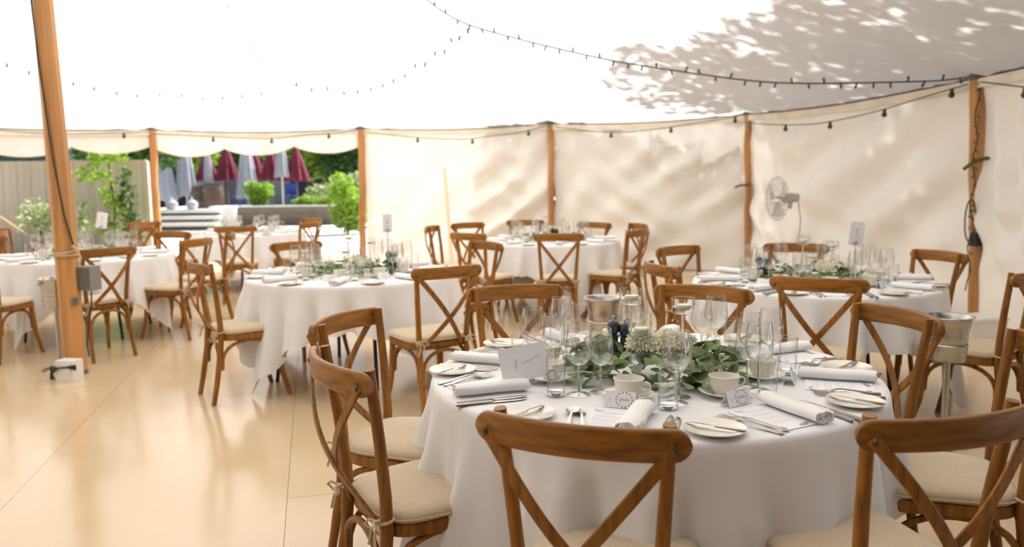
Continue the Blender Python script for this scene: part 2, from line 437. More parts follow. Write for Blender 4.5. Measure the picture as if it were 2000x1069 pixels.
# scalloped valance across the open bays
for i in (3, 4, 5):
    a = Vector(P[i]); b = Vector(P[(i + 1) % NP_]); L = (b - a).length; inn = (KP - (a + b) / 2).normalized()
    ns = max(3, round(L / 1.05))
    def f(u, v, a=a, b=b, inn=inn, ns=ns, L=L):
        scal = abs(sin(pi * (u * ns))) ** .75
        h = .22 + .13 * scal + .03 * sin(5 * u + i)
        d = .015 + .03 * v * sin(2 * pi * u * L / .55 + i) + .035 * v * v
        q = a.lerp(b, u) - inn * d
        return (q.x, q.y, EAVE - .06 - .055 * sin(pi * u) - h * v)
    w = MB(); w.grid(f, 90, 8)
    tag(w.obj('trim_%d' % i, M['wall'], None, 80), kind='structure')
    pts = [f(u / 90, 1.0) for u in range(91)]
    e = MB(); e.tube(pts, .010, 5); tag(e.obj('trim_%d' % (i + 3), M['band']), kind='structure')
# ------------------------------------------------------------------ poles
def lean(top, basexy, n=10):
    t = Vector(top); b_ = Vector((*basexy, 0)); return [b_.lerp(t, k / n) for k in range(n + 1)]
def side_pole(i, base, label, r=.045, wob=.012):
    R = random.Random(i); t = thing('tent_pole', label, 'pole', (*base, 0), 0, 'round side poles holding up the eave')
    pts = lean((P[i][0], P[i][1], EAVE + .02), base); o = Vector((*base, 0))
    pts = [p_ - o + Vector((R.uniform(-wob, wob), R.uniform(-wob, wob), 0)) * (0 < k < 10) for k, p_ in enumerate(pts)]
    MB().tube(pts, [r * R.uniform(.93, 1.07) for _ in pts], 12).obj('shaft', M['pole'], t, 60)
    tp = pts[-1]
    MB().tube([tp + Vector((0, 0, -.05)), tp + Vector((0, 0, .03))], r * 1.08, 12).obj('collar', M['dark'], t)
    return t
side_pole(0, (4.52, 7.66), 'stout side pole at the right corner wrapped in cable', .068, .006)
side_pole(1, (3.50, 11.75), 'slim side pole left of the pedestal fan', .05)
side_pole(2, (.66, 13.15), 'side pole between the two middle canvas wall panels', .052)
side_pole(3, (-2.60, 13.85), 'side pole at the right edge of the garden opening', .060)
side_pole(4, (-6.0, 13.48), 'side pole standing in the middle of the garden opening', .060)
side_pole(5, P[5], 'side pole outside the left edge of the picture', .05)
side_pole(NP_ - 1, P[NP_ - 1], 'side pole outside the right edge of the picture', .05)

kp = thing('main_pole', 'thick octagonal timber main pole leaning at the left', 'pole', (KP.x, KP.y, 0))
oct_ = [(.080 * cos(rad(22.5 + 45 * k)), .080 * sin(rad(22.5 + 45 * k))) for k in range(8)]
mb = MB(); mb.sweep([(0, 0, .02), (-.01, 0, 1.4), (-.035, 0, 2.8), (-.06, 0, PEAK - .05)], oct_, Vector((0, 1, 0)), scale=[(1, 1), (.96, .96), (.86, .86), (.75, .75)])
mb.obj('shaft', M['kingpole'], kp, 20)
MB().lathe([(0, .03), (.085, .03), (.09, 0), (0, 0)], 8).obj('foot', M['dark'], kp)
MB().box((.068, -.058, .56), (.03, .03, .05)).obj('bracket', M['dark'], kp)
for zz, tl in ((.945, .03), (.90, .0)):
    pts = [(.086 * cos(t) - .007, .086 * sin(t), zz + tl * sin(t)) for t in [2 * pi * k / 20 for k in range(21)]]
    MB().tube(pts, .010, 6).obj('rope_turn', M['rope'], kp)
mb = MB(); mb.tube([(.075, -.05, .97), (.12, -.08, .95), (.15, -.09, .88), (.13, -.08, .83)], .010, 6); mb.tube([(.1, -.05, .98), (.105, -.03, 1.1), (.10, .0, 1.6)], .008, 6)
mb.obj('rope_end', M['rope'], kp)
MB().tube([(-.07, -.078, 2.75), (-.05, -.080, 2.3), (.0, -.083, 1.6), (.045, -.076, 1.2), (.08, -.04, .95)], .007, 6).obj('cable', M['cable'], kp)
MB().tube([(.05, -.06, 2.86), (-.03, -.085, 2.87), (-.12, -.06, 2.84)], .008, 6).obj('cable_clip', M['cable'], kp)

sb = thing('socket_box', 'white power socket box at the foot of the thick main pole', 'socket', (KP.x + .06, KP.y - .19, 0), rad(-12))
MB().box((0, 0, .075), (.15, .10, .15)).obj('housing', M['plastic'], sb)
MB().box((.02, -.053, .09), (.07, .008, .07)).obj('cover', M['plastic'], sb)
mb = MB()
for k in range(4): mb.tube([(-.09 - .01 * k, -.05, .01), (-.10, -.06, .05 + .02 * k), (-.04, -.07, .10), (.04, -.07, .11), (.10, -.05, .12 - .01 * k)], .007, 6)
mb.obj('cable', M['cable'], sb)
sp = thing('speaker_box', 'small grey speaker hung on the right side of the thick main pole', 'speaker', (KP.x + .125, KP.y + .05, .63), rad(-10))
MB().box((0, 0, .09), (.11, .12, .18)).obj('cabinet', pm('speaker_grey', (.22, .22, .21), .5), sp)
MB().box((0, -.063, .09), (.085, .006, .15)).obj('grille', M['dark'], sp)
MB().tube([(.05, -.05, .0), (.05, -.06, -.1), (-.02, -.05, -.4), (-.01, -.05, -.5)], .006, 6).obj('lead', M['cable'], sp)

# straps, cable bundle on the right corner pole
st = thing('cable_bundle', 'dark fairy light cable looped round the right corner pole', 'cable', (4.45, 7.60, 0))
mb = MB(); R = random.Random(3)
pts = [(-.10, -.05, 2.26)] + [(-.10 + .02 * sin(k * 1.3), -.06, 2.26 - .085 * k) for k in range(1, 24)]; mb.tube(pts, .006, 5)
for k in range(7):
    zc = 1.30 - .05 * k; mb.tube([(.06 + .085 * cos(t) * (1 + .1 * k % 2), .02 + .085 * sin(t), zc + .02 * sin(t + k)) for t in [2 * pi * j / 12 for j in range(13)]], .006, 5)
mb.tube([(-.12 + .05 * cos(t), -.08, .98 + .20 * sin(t)) for t in [2 * pi * j / 14 for j in range(15)]], .007, 5)
mb.obj('cable', M['cable'], st)
mb = MB()
for k in range(22): mb.tube([(-.10, -.06, 2.2 - .08 * k), (-.125 + .05 * (k % 2), -.07, 2.175 - .08 * k)], .006, 5)
tag(mb.obj('bulbs', M['bulb'], st), kind='stuff')
MB().box((-.05, -.09, .80), (.10, .06, .13), .3).obj('plug', M['black'], st)
MB().tube([(.12, -.06, 1.55), (.0, -.08, 1.56), (-.10, -.06, 1.53), (-.20, -.07, 1.46)], .018, 5).obj('strap', M['strap'], st)
for nm_, px, py, d, lb in (('strap', 1452, 362, 11.65, 'olive strap knotted round the slim pole left of the fan'), ):
    q = atd(px, py, d); o = thing('pole_strap', lb, 'strap', (q.x, q.y, 0))
    MB().tube([(.10, -.0, q.z + .01), (.04, -.06, q.z), (-.06, -.05, q.z), (-.14, -.06, q.z - .03)], .016, 5).obj('strap', M['strap'], o)

# prop leaning on the left canvas panel
q0, q1 = atd(884, 520, 11.6), atd(868, 330, 12.9)
pr = thing('prop_stick', 'pale wooden stick leaning against the left canvas wall panel', 'stick', (q0.x, q0.y, 0))
MB().tube([(0, 0, 0), (q1.x - q0.x, q1.y - q0.y, q1.z)], .028, 8).obj('shaft', pm('pale_pine', (.70, .58, .38), .7), pr)

# ------------------------------------------------------------------ string lights
def string(name, pts, label, r=.006, bulbs=True, every=.22, bl=.045, br=.011, n=None, group=None):
    o = thing(name, label, 'string lights', tuple(pts[0]), 0, group); b0 = Vector(pts[0]); pts = [Vector(p_) - b0 for p_ in pts]
    fine = []
    for i in range(len(pts) - 1):
        p0, p1, p2, p3 = pts[max(i - 1, 0)], pts[i], pts[i + 1], pts[min(i + 2, len(pts) - 1)]
        for k in range(8):
            t = k / 8; fine.append(.5 * ((2 * p1) + (p2 - p0) * t + (2 * p0 - 5 * p1 + 4 * p2 - p3) * t * t + (3 * p1 - p0 - 3 * p2 + p3) * t ** 3))
    fine.append(pts[-1])
    MB().tube(fine, r, 5).obj('cable', M['cable'], o)
    d = 0; mb = MB(); R = random.Random(len(fine)); prev = fine[0]; nb = 0; acc = 0
    for p_ in fine[1:]:
        seg = (p_ - prev).length
        while acc + every <= d + seg:
            acc += every; q = prev.lerp(p_, (acc - d) / max(seg, 1e-6))
            if bulbs == 'big':
                b = MB(); b.lathe([(.0, .0), (.018, 0), (.018, -.035), (.027, -.05), (.029, -.066), (.018, -.083), (.0, -.088)], 10); w = b.obj('bulb', M['bulb'], o); w.location = q
            else:
                up = R.uniform(-1, .5); mb.tube([q, q + Vector((R.uniform(-.02, .02), R.uniform(-.02, .02), bl * (1 if up > 0 else -1)))], [br * .8, br], 5)
            nb += 1
        d += seg; prev = p_
    if bulbs != 'big' and mb.v: tag(mb.obj('bulbs', M['bulb'], o), kind='stuff')
    return o
A_ = Vector((P[0][0], P[0][1], 2.33)); dirv = (Vector((-2.4, 9.5)) - Vector(P[0])).normalized()
def on_line(px, py):
    r = ray(px, py); n = Vector((-dirv.y, dirv.x)); den = r.x * n.x + r.y * n.y
    t = (A_.x * n.x + A_.y * n.y) / den; return Vector((0, 0, CAM_H)) + r * t
string('fairy_lights', [A_] + [on_line(x, y) for x, y in ((1840, 157), (1760, 160), (1600, 163), (1480, 159), (1340, 141), (1200, 119), (1060, 88), (960, 62), (900, 42), (850, 12), (815, -22), (740, -120))],
       'dark fairy light string sweeping from the right corner pole up to the peak', .008, True, .15, .05, .012)
string('fairy_lights', [on_roof(x, y, .12) for x, y in ((552, 150), (575, 160), (620, 175), (670, 178), (722, 171), (785, 147), (858, 104), (920, 50))],
       'loop of small bulbs drooping under the middle of the roof', .003, True, .24, .06, .016)
string('fairy_lights', [on_roof(x, y, .05) for x, y in ((436, -10), (470, 60), (505, 105), (552, 150), (600, 192), (650, 230), (698, 247))],
       'faint pale string running down the roof to the opening pole', .004, True, .2, .03, .009)
string('fairy_lights', [on_roof(x, y, .12) for x, y in ((-20, 105), (28, 130), (100, 150), (160, 165), (222, 178), (285, 186), (345, 190), (405, 190), (455, 187), (512, 180))],
       'sagging row of tiny bulbs under the roof at the left', .003, True, .30, .05, .014)
def fest(i, pxs, label):
    a = Vector(P[i]); b = Vector(P[(i + 1) % NP_]); inn = (KP - (a + b) / 2).normalized() * .12; e = b - a; n = Vector((-e.y, e.x)).normalized(); o = a + inn
    pts = []
    for px, py in pxs:
        r = ray(px, py); t = (o.x * n.x + o.y * n.y) / (r.x * n.x + r.y * n.y); pts.append(Vector((0, 0, CAM_H)) + r * t)
    return string('festoon_lights', pts, label, .006, 'big', .95)
fest(0, ((1462, 240), (1500, 243), (1580, 243), (1650, 232), (1725, 214), (1810, 188), (1890, 165)), 'black festoon bulbs strung in front of the fan wall panel')
fest(1, ((1085, 248), (1118, 252), (1160, 257), (1218, 258), (1285, 252), (1350, 242), (1440, 228)), 'black festoon bulbs along the third canvas panel')
fest(2, ((712, 258), (785, 266), (850, 271), (910, 272), (960, 266), (1010, 260), (1068, 246)), 'black festoon bulbs along the canvas panel beside the opening')
fest(3, ((300, 262), (376, 265), (450, 269), (522, 271), (600, 264), (664, 259), (700, 254)), 'festoon bulbs hanging below the valance of the opening')
fest(4, ((-30, 252), (57, 259), (140, 262), (228, 260), (290, 258)), 'festoon bulbs below the valance left of the opening pole')
fest(NP_ - 1, ((1915, 160), (1950, 164), (2000, 170), (2080, 175)), 'festoon cable on the canvas right of the corner pole')

# ------------------------------------------------------------------ cross-back chairs
def rail_y(x): return -.255 - .060 * (1 - (x / .245) ** 2)
def make_chair():
    t = thing('cross_back_chair', 'x', 'chair')
    # seat hoop and dark underside
    def seat_out(k, grow=0., n=40):
        a = 2 * pi * k / n; c, s_ = cos(a), sin(a); e = .42
        w = .212 + grow + .012 * s_; d = .205 + grow
        return (w * math.copysign(abs(c) ** e, c), .01 + d * math.copysign(abs(s_) ** (e * 1.15), s_))
    prof = rr(.026, .040, .008, 2); n = 40; V = []; F = []
    for k in range(n):
        x, y = seat_out(k); x2, y2 = seat_out(k + 1); x0, y0 = seat_out(k - 1)
        tx, ty = x2 - x0, y2 - y0; l = hypot(tx, ty); nx, ny = ty / l, -tx / l
        for (a, b) in prof: V.append((x + nx * (a - .013), y + ny * (a - .013), .415 + b))
    m_ = len(prof)
    for k in range(n):
        for q in range(m_): F.append((k * m_ + q, k * m_ + (q + 1) % m_, ((k + 1) % n) * m_ + (q + 1) % m_, ((k + 1) % n) * m_ + q))
    MB().add(V, F).obj('seat_frame', M['wood'], t)
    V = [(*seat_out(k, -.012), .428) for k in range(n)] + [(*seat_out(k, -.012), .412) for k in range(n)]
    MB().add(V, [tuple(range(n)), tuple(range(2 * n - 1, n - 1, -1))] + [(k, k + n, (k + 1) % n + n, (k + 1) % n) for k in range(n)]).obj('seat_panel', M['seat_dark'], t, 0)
    # cushion
    lay = [(-.030, .436), (-.004, .438), (.004, .448), (.001, .462), (-.015, .472), (-.06, .478), (-.12, .481)]
    V = []; F = []
    for (gr, z) in lay: V += [(*seat_out(k, gr), z + .003 * sin(3 * k * 2 * pi / n)) for k in range(n)]
    for j in range(len(lay) - 1):
        for k in range(n): F.append((j * n + k, j * n + (k + 1) % n, (j + 1) * n + (k + 1) % n, (j + 1) * n + k))
    F.append(tuple(range((len(lay) - 1) * n, len(lay) * n))); F.append(tuple(range(n - 1, -1, -1)))
    cu = MB().add(V, F).obj('seat_cushion', M['cushion'], t, 75)
    MB().tube([(*seat_out(k, .006), .449) for k in range(n + 1)], .0035, 5).obj('piping', M['cushion'], cu)
    for s_ in (-1, 1):
        # rear leg runs up into the back post
        xs = [(.180, -.262, 0), (.176, -.235, .13), (.170, -.205, .30), (.168, -.192, .42), (.172, -.195, .52), (.184, -.212, .68), (.196, -.232, .82), (.199, -.240, .886)]
        MB().tube([(s_ * x, y, z) for x, y, z in xs], [.0155, .0175, .019, .0195, .0180, .0170, .0160, .0155], 10).obj('rear_leg', M['wood'], t)
        xs = [(.178, .165, .41), (.180, .172, .30), (.187, .190, .15), (.196, .215, .06), (.204, .232, 0)]
        MB().tube([(s_ * x, y, z) for x, y, z in xs], [.0205, .0205, .0185, .0165, .0155], 10).obj('front_leg', M['wood'], t)
    # bowed top rail
    pts = []; scl = []; nr = []
    N = 40
    for k in range(N + 1):
        x = .247 * sin(pi * (k / N - .5)); pts.append((x, rail_y(x), .851 + .004 * (1 - (x / .245) ** 2)))
        e = max(0, abs(x) - .213) / .0343; scl.append((max(.05, sqrt(max(0, 1 - e * e))), 1)); nr.append((0, 1, 0.02))
    MB().sweep(pts, rr(.070, .022, .009, 3), nr, scl).obj('back_rail', M['wood_rail'], t, 50)
    # crossing bent slats, on the outer side of the rail
    for s_ in (-1, 1):
        pts = []; nr = []
        for k in range(17):
            u = k / 16; x = s_ * (.222 - .352 * u) if u < .92 else s_ * (.222 - .352 * u)
            z = .850 - .425 * u ** 1.02
            y = (rail_y(.222) - .014) * (1 - u) + (-.200) * u - .052 * sin(pi * u) ** 1.2 - (.004 if s_ > 0 else .012) * sin(pi * u)
            pts.append((x, y, z)); nr.append((0, 1, .12))
        sl = MB().sweep([Vector(p_) for p_ in pts], rr(.030, .010, .003, 1), nr).obj('cross_slat', M['wood'], t)
        b = MB(); b.lathe([(0, .006), (.007, .004), (.008, 0)], 10); w = b.obj('bolt', M['bolt'], sl); w.location = (s_ * .218, rail_y(.222) - .020, .845); w.rotation_euler = (rad(90), 0, 0)
    # bent arches under the seat
    def arch(p0, p1, zl, zh, inset):
        p0, p1 = Vector(p0), Vector(p1); pts = []
        for k in range(15):
            a = pi * k / 14; u = .5 - .5 * cos(a); e = sin(a) ** .62
            q = p0.lerp(p1, u); pts.append((q.x, q.y, zl + (zh - zl) * e))
        MB().tube(pts, .0115, 7).obj('arch_brace', M['wood'], t)
    arch((-.165, .172, 0), (.165, .172, 0), .215, .390, 0); arch((-.155, -.208, 0), (.155, -.208, 0), .215, .390, 0)
    arch((-.178, -.195, 0), (-.182, .165, 0), .215, .390, 0); arch((.178, -.195, 0), (.182, .165, 0), .215, .390, 0)
    for s_ in (-1, 1):
        mb = MB(); c0 = Vector((s_ * .170, -.195, .452))
        mb.tube([c0 + Vector((.021 * cos(a), .021 * sin(a), .004 * sin(a))) for a in [2 * pi * k / 12 for k in range(13)]], .005, 5)
        mb.tube([c0 + Vector((0, -.022, 0)), c0 + Vector((s_ * .02, -.045, .012)), c0 + Vector((s_ * .045, -.05, .0)), c0 + Vector((s_ * .03, -.035, -.02)), c0 + Vector((0, -.024, 0))], .0045, 5)
        mb.tube([c0 + Vector((0, -.022, 0)), c0 + Vector((-s_ * .022, -.045, .006)), c0 + Vector((-s_ * .04, -.05, -.012)), c0 + Vector((-s_ * .02, -.036, -.02)), c0 + Vector((0, -.024, 0))], .0045, 5)
        mb.tube([c0 + Vector((0, -.024, 0)), c0 + Vector((s_ * .012, -.04, -.03)), c0 + Vector((s_ * .03, -.045, -.075))], .0045, 5)
        mb.tube([c0 + Vector((0, -.024, 0)), c0 + Vector((-s_ * .012, -.04, -.02)), c0 + Vector((-s_ * .01, -.05, -.06))], .0045, 5)
        mb.lathe([(0, -.009), (.009, -.005), (.009, .005), (0, .009)], 8, tuple(c0 + Vector((0, -.024, 0)))); mb.obj('cushion_tie', M['tie'], t)
    return t
chair = Kind(make_chair())
def chair_at(mx, my, face, label, group, back=.25):
    f = rad(face); mx, my = mx * .951, my * .951
    chair.put((mx + cos(f) * back, my + sin(f) * back, 0), f - pi / 2, label, group, (.95, 1., 1.03))
T = {1: (.48, 2.73), 2: (1.95, 5.10), 3: (-1.17, 5.83), 4: (-4.05, 7.55), 5: (.42, 8.75), 6: (-3.60, 10.85)}
G1 = 'chairs round the nearest table'
for a in ((.15, 1.74, 69, 'cross-back chair nearest the camera at the front of the nearest table'),
          (.99, 1.77, 105, 'cross-back chair cut off by the bottom right corner of the picture'),
          (1.672, 2.50, 164, 'cross-back chair at the right edge, facing left to the nearest table'),
          (1.50, 3.10, -165, 'cross-back chair back right of the nearest table, beside the steel ice bucket'),
          (.92, 3.83, -121, 'cross-back chair behind the floating candles of the nearest table'),
          (.02, 3.93, -78, 'cross-back chair at the back left of the nearest table, its top rail level'),
          (-.65, 3.13, -22, 'left of the nearest table, the farther of two cross-back chairs'),
          (-.52, 2.38, 31, 'left of the nearest table, the closer cross-back chair with a tied cushion')): chair_at(*a[:3], a[3], G1)
G3 = 'chairs round the middle left table'
for a in ((-.41, 4.93, 123, 'cross-back chair with bow ties seen from behind, front right of the middle-left table'),
          (-2.11, 5.38, 35, 'cross-back chair seen side-on at the left of the middle-left table'),
          (-1.90, 7.04, -51, 'cross-back chair at the back left of the middle-left table'),
          (-.23, 6.77, -143, 'cross-back chair at the back right of the middle-left table')): chair_at(*a[:3], a[3], G3)
G5 = 'chairs round the far centre table'
for a in ((-.91, 9.23, -10, 'narrow side-on cross-back chair left of the far centre table'),
          (-.53, 9.85, -54, 'cross-back chair behind the leaning stick at the far centre table'),
          (-.43, 8.02, 50, 'cross-back chair at the front left of the far centre table'),
          (.46, 7.77, 89, 'cross-back chair seen squarely from behind at the far centre table'),
          (.99, 9.59, -130, 'cross-back chair back right of the far centre table, only its top showing'),
          (1.30, 8.25, 145, 'side-on cross-back chair at the right of the far centre table'),
          (1.46, 9.24, -165, 'cross-back chair half hidden behind the right-hand chair of the far centre table'),
          (.18, 10.33, -95, 'cross-back chair behind the flowers of the far centre table')): chair_at(*a[:3], a[3], G5)
G2 = 'chairs round the right rear table'
for a in ((1.29, 6.10, -53, 'cross-back chair back left of the right rear table, against the canvas'),
          (.94, 4.93, 14, 'cross-back chair turned side-on at the left of the right rear table'),
          (1.62, 4.17, 62, 'cross-back chair in front of the right rear table, crossing slats in full view'),
          (2.23, 6.23, -110, 'cross-back chair behind the flowers of the right rear table'),
          (2.94, 5.48, -164, 'cross-back chair at the right rear table beside the corner pole'),
          (2.84, 4.36, 130, 'cross-back chair right of the steel ice bucket, at the right rear table')): chair_at(*a[:3], a[3], G2)
G4 = 'chairs round the left table'
for a in ((-3.41, 6.69, 143, 'cross-back chair right behind the thick main pole'),
          (-4.458, 6.53, 85, 'cross-back chair cut off at the left edge, front of the left table'),
          (-3.04, 7.64, 166, 'cross-back chair at the right end of the left table, facing left'),
          (-3.74, 8.74, -105, 'cross-back chair at the back of the left table'),
          (-3.03, 8.50, 200, 'edge-on cross-back chair at the back right of the left table'),
          (-5.50, 8.27, -35, 'cross-back chair at the back left of the left table')): chair_at(*a[:3], a[3], G4)
G6 = 'chairs round the table at the opening'
for a in ((-3.37, 9.74, 103, 'cross-back chair seen squarely from behind at the table by the opening'),
          (-5.11, 11.10, -39, 'farther of two cross-back chairs just left of the opening pole'),
          (-4.69, 10.20, 52, 'nearer of two cross-back chairs just left of the opening pole'),
          (-2.92, 11.62, -130, 'farther of two cross-back chairs right of the table by the opening'),
          (-2.66, 10.52, 160, 'nearer of two cross-back chairs right of the table by the opening')): chair_at(*a[:3], a[3], G6)
chair_at(-6.48, 10.02, 75, 'cross-back chair at the far left edge in front of the plants', 'chairs at the left edge')
chair_at(-5.98, 9.30, 200, 'edge-on cross-back chair at the far left edge', 'chairs at the left edge')
# ------------------------------------------------------------------ tables and cloths
R_T = .762; Z_T = .745
TN = {1: 'the nearest table', 2: 'the right rear table', 3: 'the middle-left table', 4: 'the left table', 5: 'the far centre table', 6: 'the table by the opening'}
def make_table():
    t = thing('round_table', 'x', 'table')
    MB().lathe([(0, .735), (R_T - .015, .735), (R_T - .008, .728), (R_T - .008, .715), (R_T - .02, .710), (0, .710)], 48).obj('tabletop', pm('plywood', (.45, .31, .17), .6), t)
    for s_ in (-1, 1):
        for q in (-1, 1):
            MB().tube([(s_ * .36, q * .36, .708), (s_ * .38, q * .37, .40), (s_ * .42, q * .40, 0)], .014, 8).obj('leg', M['black'], t)
        mb = MB(); mb.tube([(s_ * .38, -.37, .40), (s_ * .38, .37, .40)], .012, 8); mb.tube([(s_ * .37, -.36, .69), (s_ * .37, .36, .69)], .012, 8); mb.obj('crossbar', M['black'], t)
    return t
table = Kind(make_table())
def cloth(n, corner, seed, S=2.17):
    cx, cy = T[n]; R = random.Random(seed)
    ph = [R.uniform(0, 6.28) for _ in range(6)]; nf = R.choice((17, 18, 19))
    NA, NT = 240, 22
    def L(a):
        d = ((a - rad(corner)) % (pi / 2)); d = abs(d - pi / 4)          # 0 at mid side, pi/4 at a corner
        return (S / 2) / cos(d) - R_T, 1 - d / (pi / 4)                 # drop length, 1 at mid side
    def f(u, v):
        a = 2 * pi * u
        if v <= .30:
            r = (R_T - .012) * (v / .30); return (r * cos(a), r * sin(a), Z_T)
        t = (v - .30) / .70; ln, mid = L(a)
        if t < .06:
            q = t / .06 * pi / 2; r = R_T - .012 + .014 * sin(q); return (r * cos(a), r * sin(a), Z_T - .014 * (1 - cos(q)))
        w = (t - .06) / .94; dr = w * (ln - .01)
        cor = (1 - mid) ** 1.5
        am = (.010 + .056 * w) * (.75 + .25 * sin(2 * a + ph[0])) * min(1, w * 2.2)
        s1 = sin(nf * a + ph[1] + .9 * sin(3 * a + ph[2])); s1 = math.copysign(abs(s1) ** .8, s1)
        fold = am * s1 + .35 * am * sin((2 * nf + 3) * a + ph[3])
        r = R_T + .004 + .055 * dr + fold + .05 * cor * w
        aa = a + .045 * w * sin((nf * a) + ph[4]) * .5
        z = Z_T - .014 - dr * (.985 - .06 * abs(s1) * w)
        return (r * cos(aa), r * sin(aa), max(.012 + .004 * sin(9 * a), z))
    mb = MB(); mb.grid(f, NA, NT * 2, wrap=True)
    o = mb.obj('tablecloth', M['cloth'], None, 70); o.location = (cx, cy, 0); return o
cl_lab = {1: 'white cloth draped over the nearest round table', 2: 'white cloth on the right rear table, hem above black legs', 3: 'white cloth on the middle-left table with a corner near the floor',
          4: 'white cloth on the left table behind the thick main pole', 5: 'white cloth on the far centre table before the canvas wall', 6: 'white cloth on the small far table by the opening'}
tb_lab = {1: 'round folding table nearest the camera, under its cloth', 2: 'black-legged round folding table at the right rear', 3: 'round folding table at the middle left with black legs',
          4: 'round folding table behind the thick main pole', 5: 'round folding table before the far canvas wall', 6: 'round folding table next to the opening'}
CORN = {1: 298, 2: -35, 3: 231, 4: -13, 5: 20, 6: 35}
for n in T:
    table.put((*T[n], 0), rad(CORN[n]) + .35, tb_lab[n], 'round tables under white cloths')
    tag(cloth(n, CORN[n], 20 + n), cl_lab[n], 'tablecloth', 'white tablecloths')

# ------------------------------------------------------------------ tableware prototypes (origin on the table top)
def wine():
    t = thing('wine_glass', 'x', 'wine glass')
    bw = [(.004, .086), (.015, .0885), (.0275, .0975), (.0360, .112), (.0398, .131), (.0396, .150), (.0365, .176), (.0325, .205)]
    MB().lathe(bw, 28).obj('bowl', M['glass'], t, 80)
    MB().tube([(.0325 * cos(a), .0325 * sin(a), .205) for a in [2 * pi * k / 28 for k in range(29)]], .0007, 5, False).obj('rim', M['glassrim'], t)
    MB().lathe([(.0, .0915), (.0045, .090), (.0038, .075), (.0034, .04), (.0042, .015), (.007, .006), (0, .005)], 16).obj('stem', M['sglass'], t, 60)
    MB().lathe([(0, .008), (.006, .0065), (.020, .0035), (.0345, .0012), (.0348, .0002)], 28).obj('foot', M['glass'], t, 60)
    return t
def tumbler():
    t = thing('tumbler', 'x', 'glass tumbler')
    MB().lathe([(.0275, .006), (.0285, .03), (.0300, .09), (.0310, .128)], 28).obj('body', M['glass'], t, 80)
    MB().tube([(.0310 * cos(a), .0310 * sin(a), .128) for a in [2 * pi * k / 28 for k in range(29)]], .0010, 5, False).obj('rim', M['glassrim'], t)
    MB().lathe([(0, .011), (.024, .011), (.0272, .013), (.0272, .003), (.025, 0), (0, 0)], 28).obj('base', M['tglass'], t, 40)
    return t
def cup():
    t = thing('teacup', 'x', 'cup')
    MB().lathe([(0, .0015), (.024, .0015), (.026, 0), (.028, .002), (.027, .006), (.036, .016), (.043, .034), (.0465, .056), (.0475, .060), (.0455, .0605), (.0435, .052), (.039, .030), (.032, .016), (.020, .009), (0, .008)], 36).obj('bowl', M['china'], t, 60)
    MB().tube([(.0445, 0, .047), (.056, 0, .052), (.067, 0, .047), (.069, 0, .036), (.060, 0, .025), (.044, 0, .020), (.0395, 0, .019)], .0038, 7).obj('handle', M['china'], t)
    return t
def saucer():
    return tag(MB().lathe([(0, .003), (.022, .003), (.026, 0), (.030, 0), (.034, .004), (.060, .011), (.076, .019), (.0775, .0205), (.0755, .0215), (.056, .0135), (.032, .0075), (.028, .0055), (0, .0055)], 40).obj('saucer', M['china'], None, 60), 'x', 'saucer')
def plate():
    return tag(MB().lathe([(0, .002), (.045, .002), (.049, 0), (.053, .002), (.058, .006), (.078, .0105), (.083, .0125), (.0825, .0145), (.078, .0125), (.058, .008), (.052, .0045), (0, .0045)], 44).obj('side_plate', M['china'], None, 60), 'x', 'plate')
def strip(mb, secs, th=.0022):
    """flat bar along +Y: (y, half width, z, x offset)"""
    V = []; F = []
    for s_ in secs:
        y, w, z = s_[:3]; x = s_[3] if len(s_) > 3 else 0
        V += [(x - w, y, z), (x + w, y, z), (x + w * .85, y, z + th), (x - w * .85, y, z + th)]
    for i in range(len(secs) - 1):
        for k in range(4): F.append((i * 4 + k, i * 4 + (k + 1) % 4, (i + 1) * 4 + (k + 1) % 4, (i + 1) * 4 + k))
    m_ = len(secs) - 1; F += [(3, 2, 1, 0), tuple(m_ * 4 + k for k in range(4))]; mb.add(V, F)
HND = [(-.10, .006, .001), (-.097, .0095, .001), (-.07, .0085, .002), (-.02, .0055, .008), (.015, .0034, .012), (.03, .0036, .011)]
def fork():
    t = thing('fork', 'x', 'fork'); mb = MB(); strip(mb, HND + [(.042, .009, .008), (.050, .0125, .006), (.058, .0128, .004)], .0025); mb.obj('handle', M['steel'], t, 50)
    mb = MB()
    for k in range(4):
        x = (k - 1.5) * .0072; strip(mb, [(.057, .0024, .004, x), (.075, .0021, .0015, x), (.095, .0016, .003, x), (.105, .0008, .006, x)], .002)
    mb.obj('tines', M['steel'], t, 50); return t
def knife():
    t = thing('knife', 'x', 'knife'); mb = MB(); strip(mb, [(-.115, .006, .001), (-.112, .0088, .001), (-.06, .0080, .001), (.0, .0055, .0015)], .005); mb.obj('handle', M['steel'], t, 50)
    mb = MB(); strip(mb, [(.0, .0055, .0025), (.012, .0095, .0025), (.07, .0102, .0025, .0005), (.10, .0075, .0025, -.001), (.115, .001, .0025, -.005)], .0014); mb.obj('blade', M['steel'], t, 50); return t
def butter():
    t = thing('butter_knife', 'x', 'knife'); mb = MB(); strip(mb, [(-.082, .005, 0), (-.079, .0075, 0), (-.04, .006, .0), (.0, .0045, .0)], .0045); mb.obj('handle', M['steel'], t, 50)
    mb = MB(); strip(mb, [(.0, .0045, .0015), (.012, .008, .0015), (.05, .0085, .0015), (.07, .006, .0015, -.001), (.08, .001, .0015, -.003)], .0012); mb.obj('blade', M['steel'], t, 50); return t
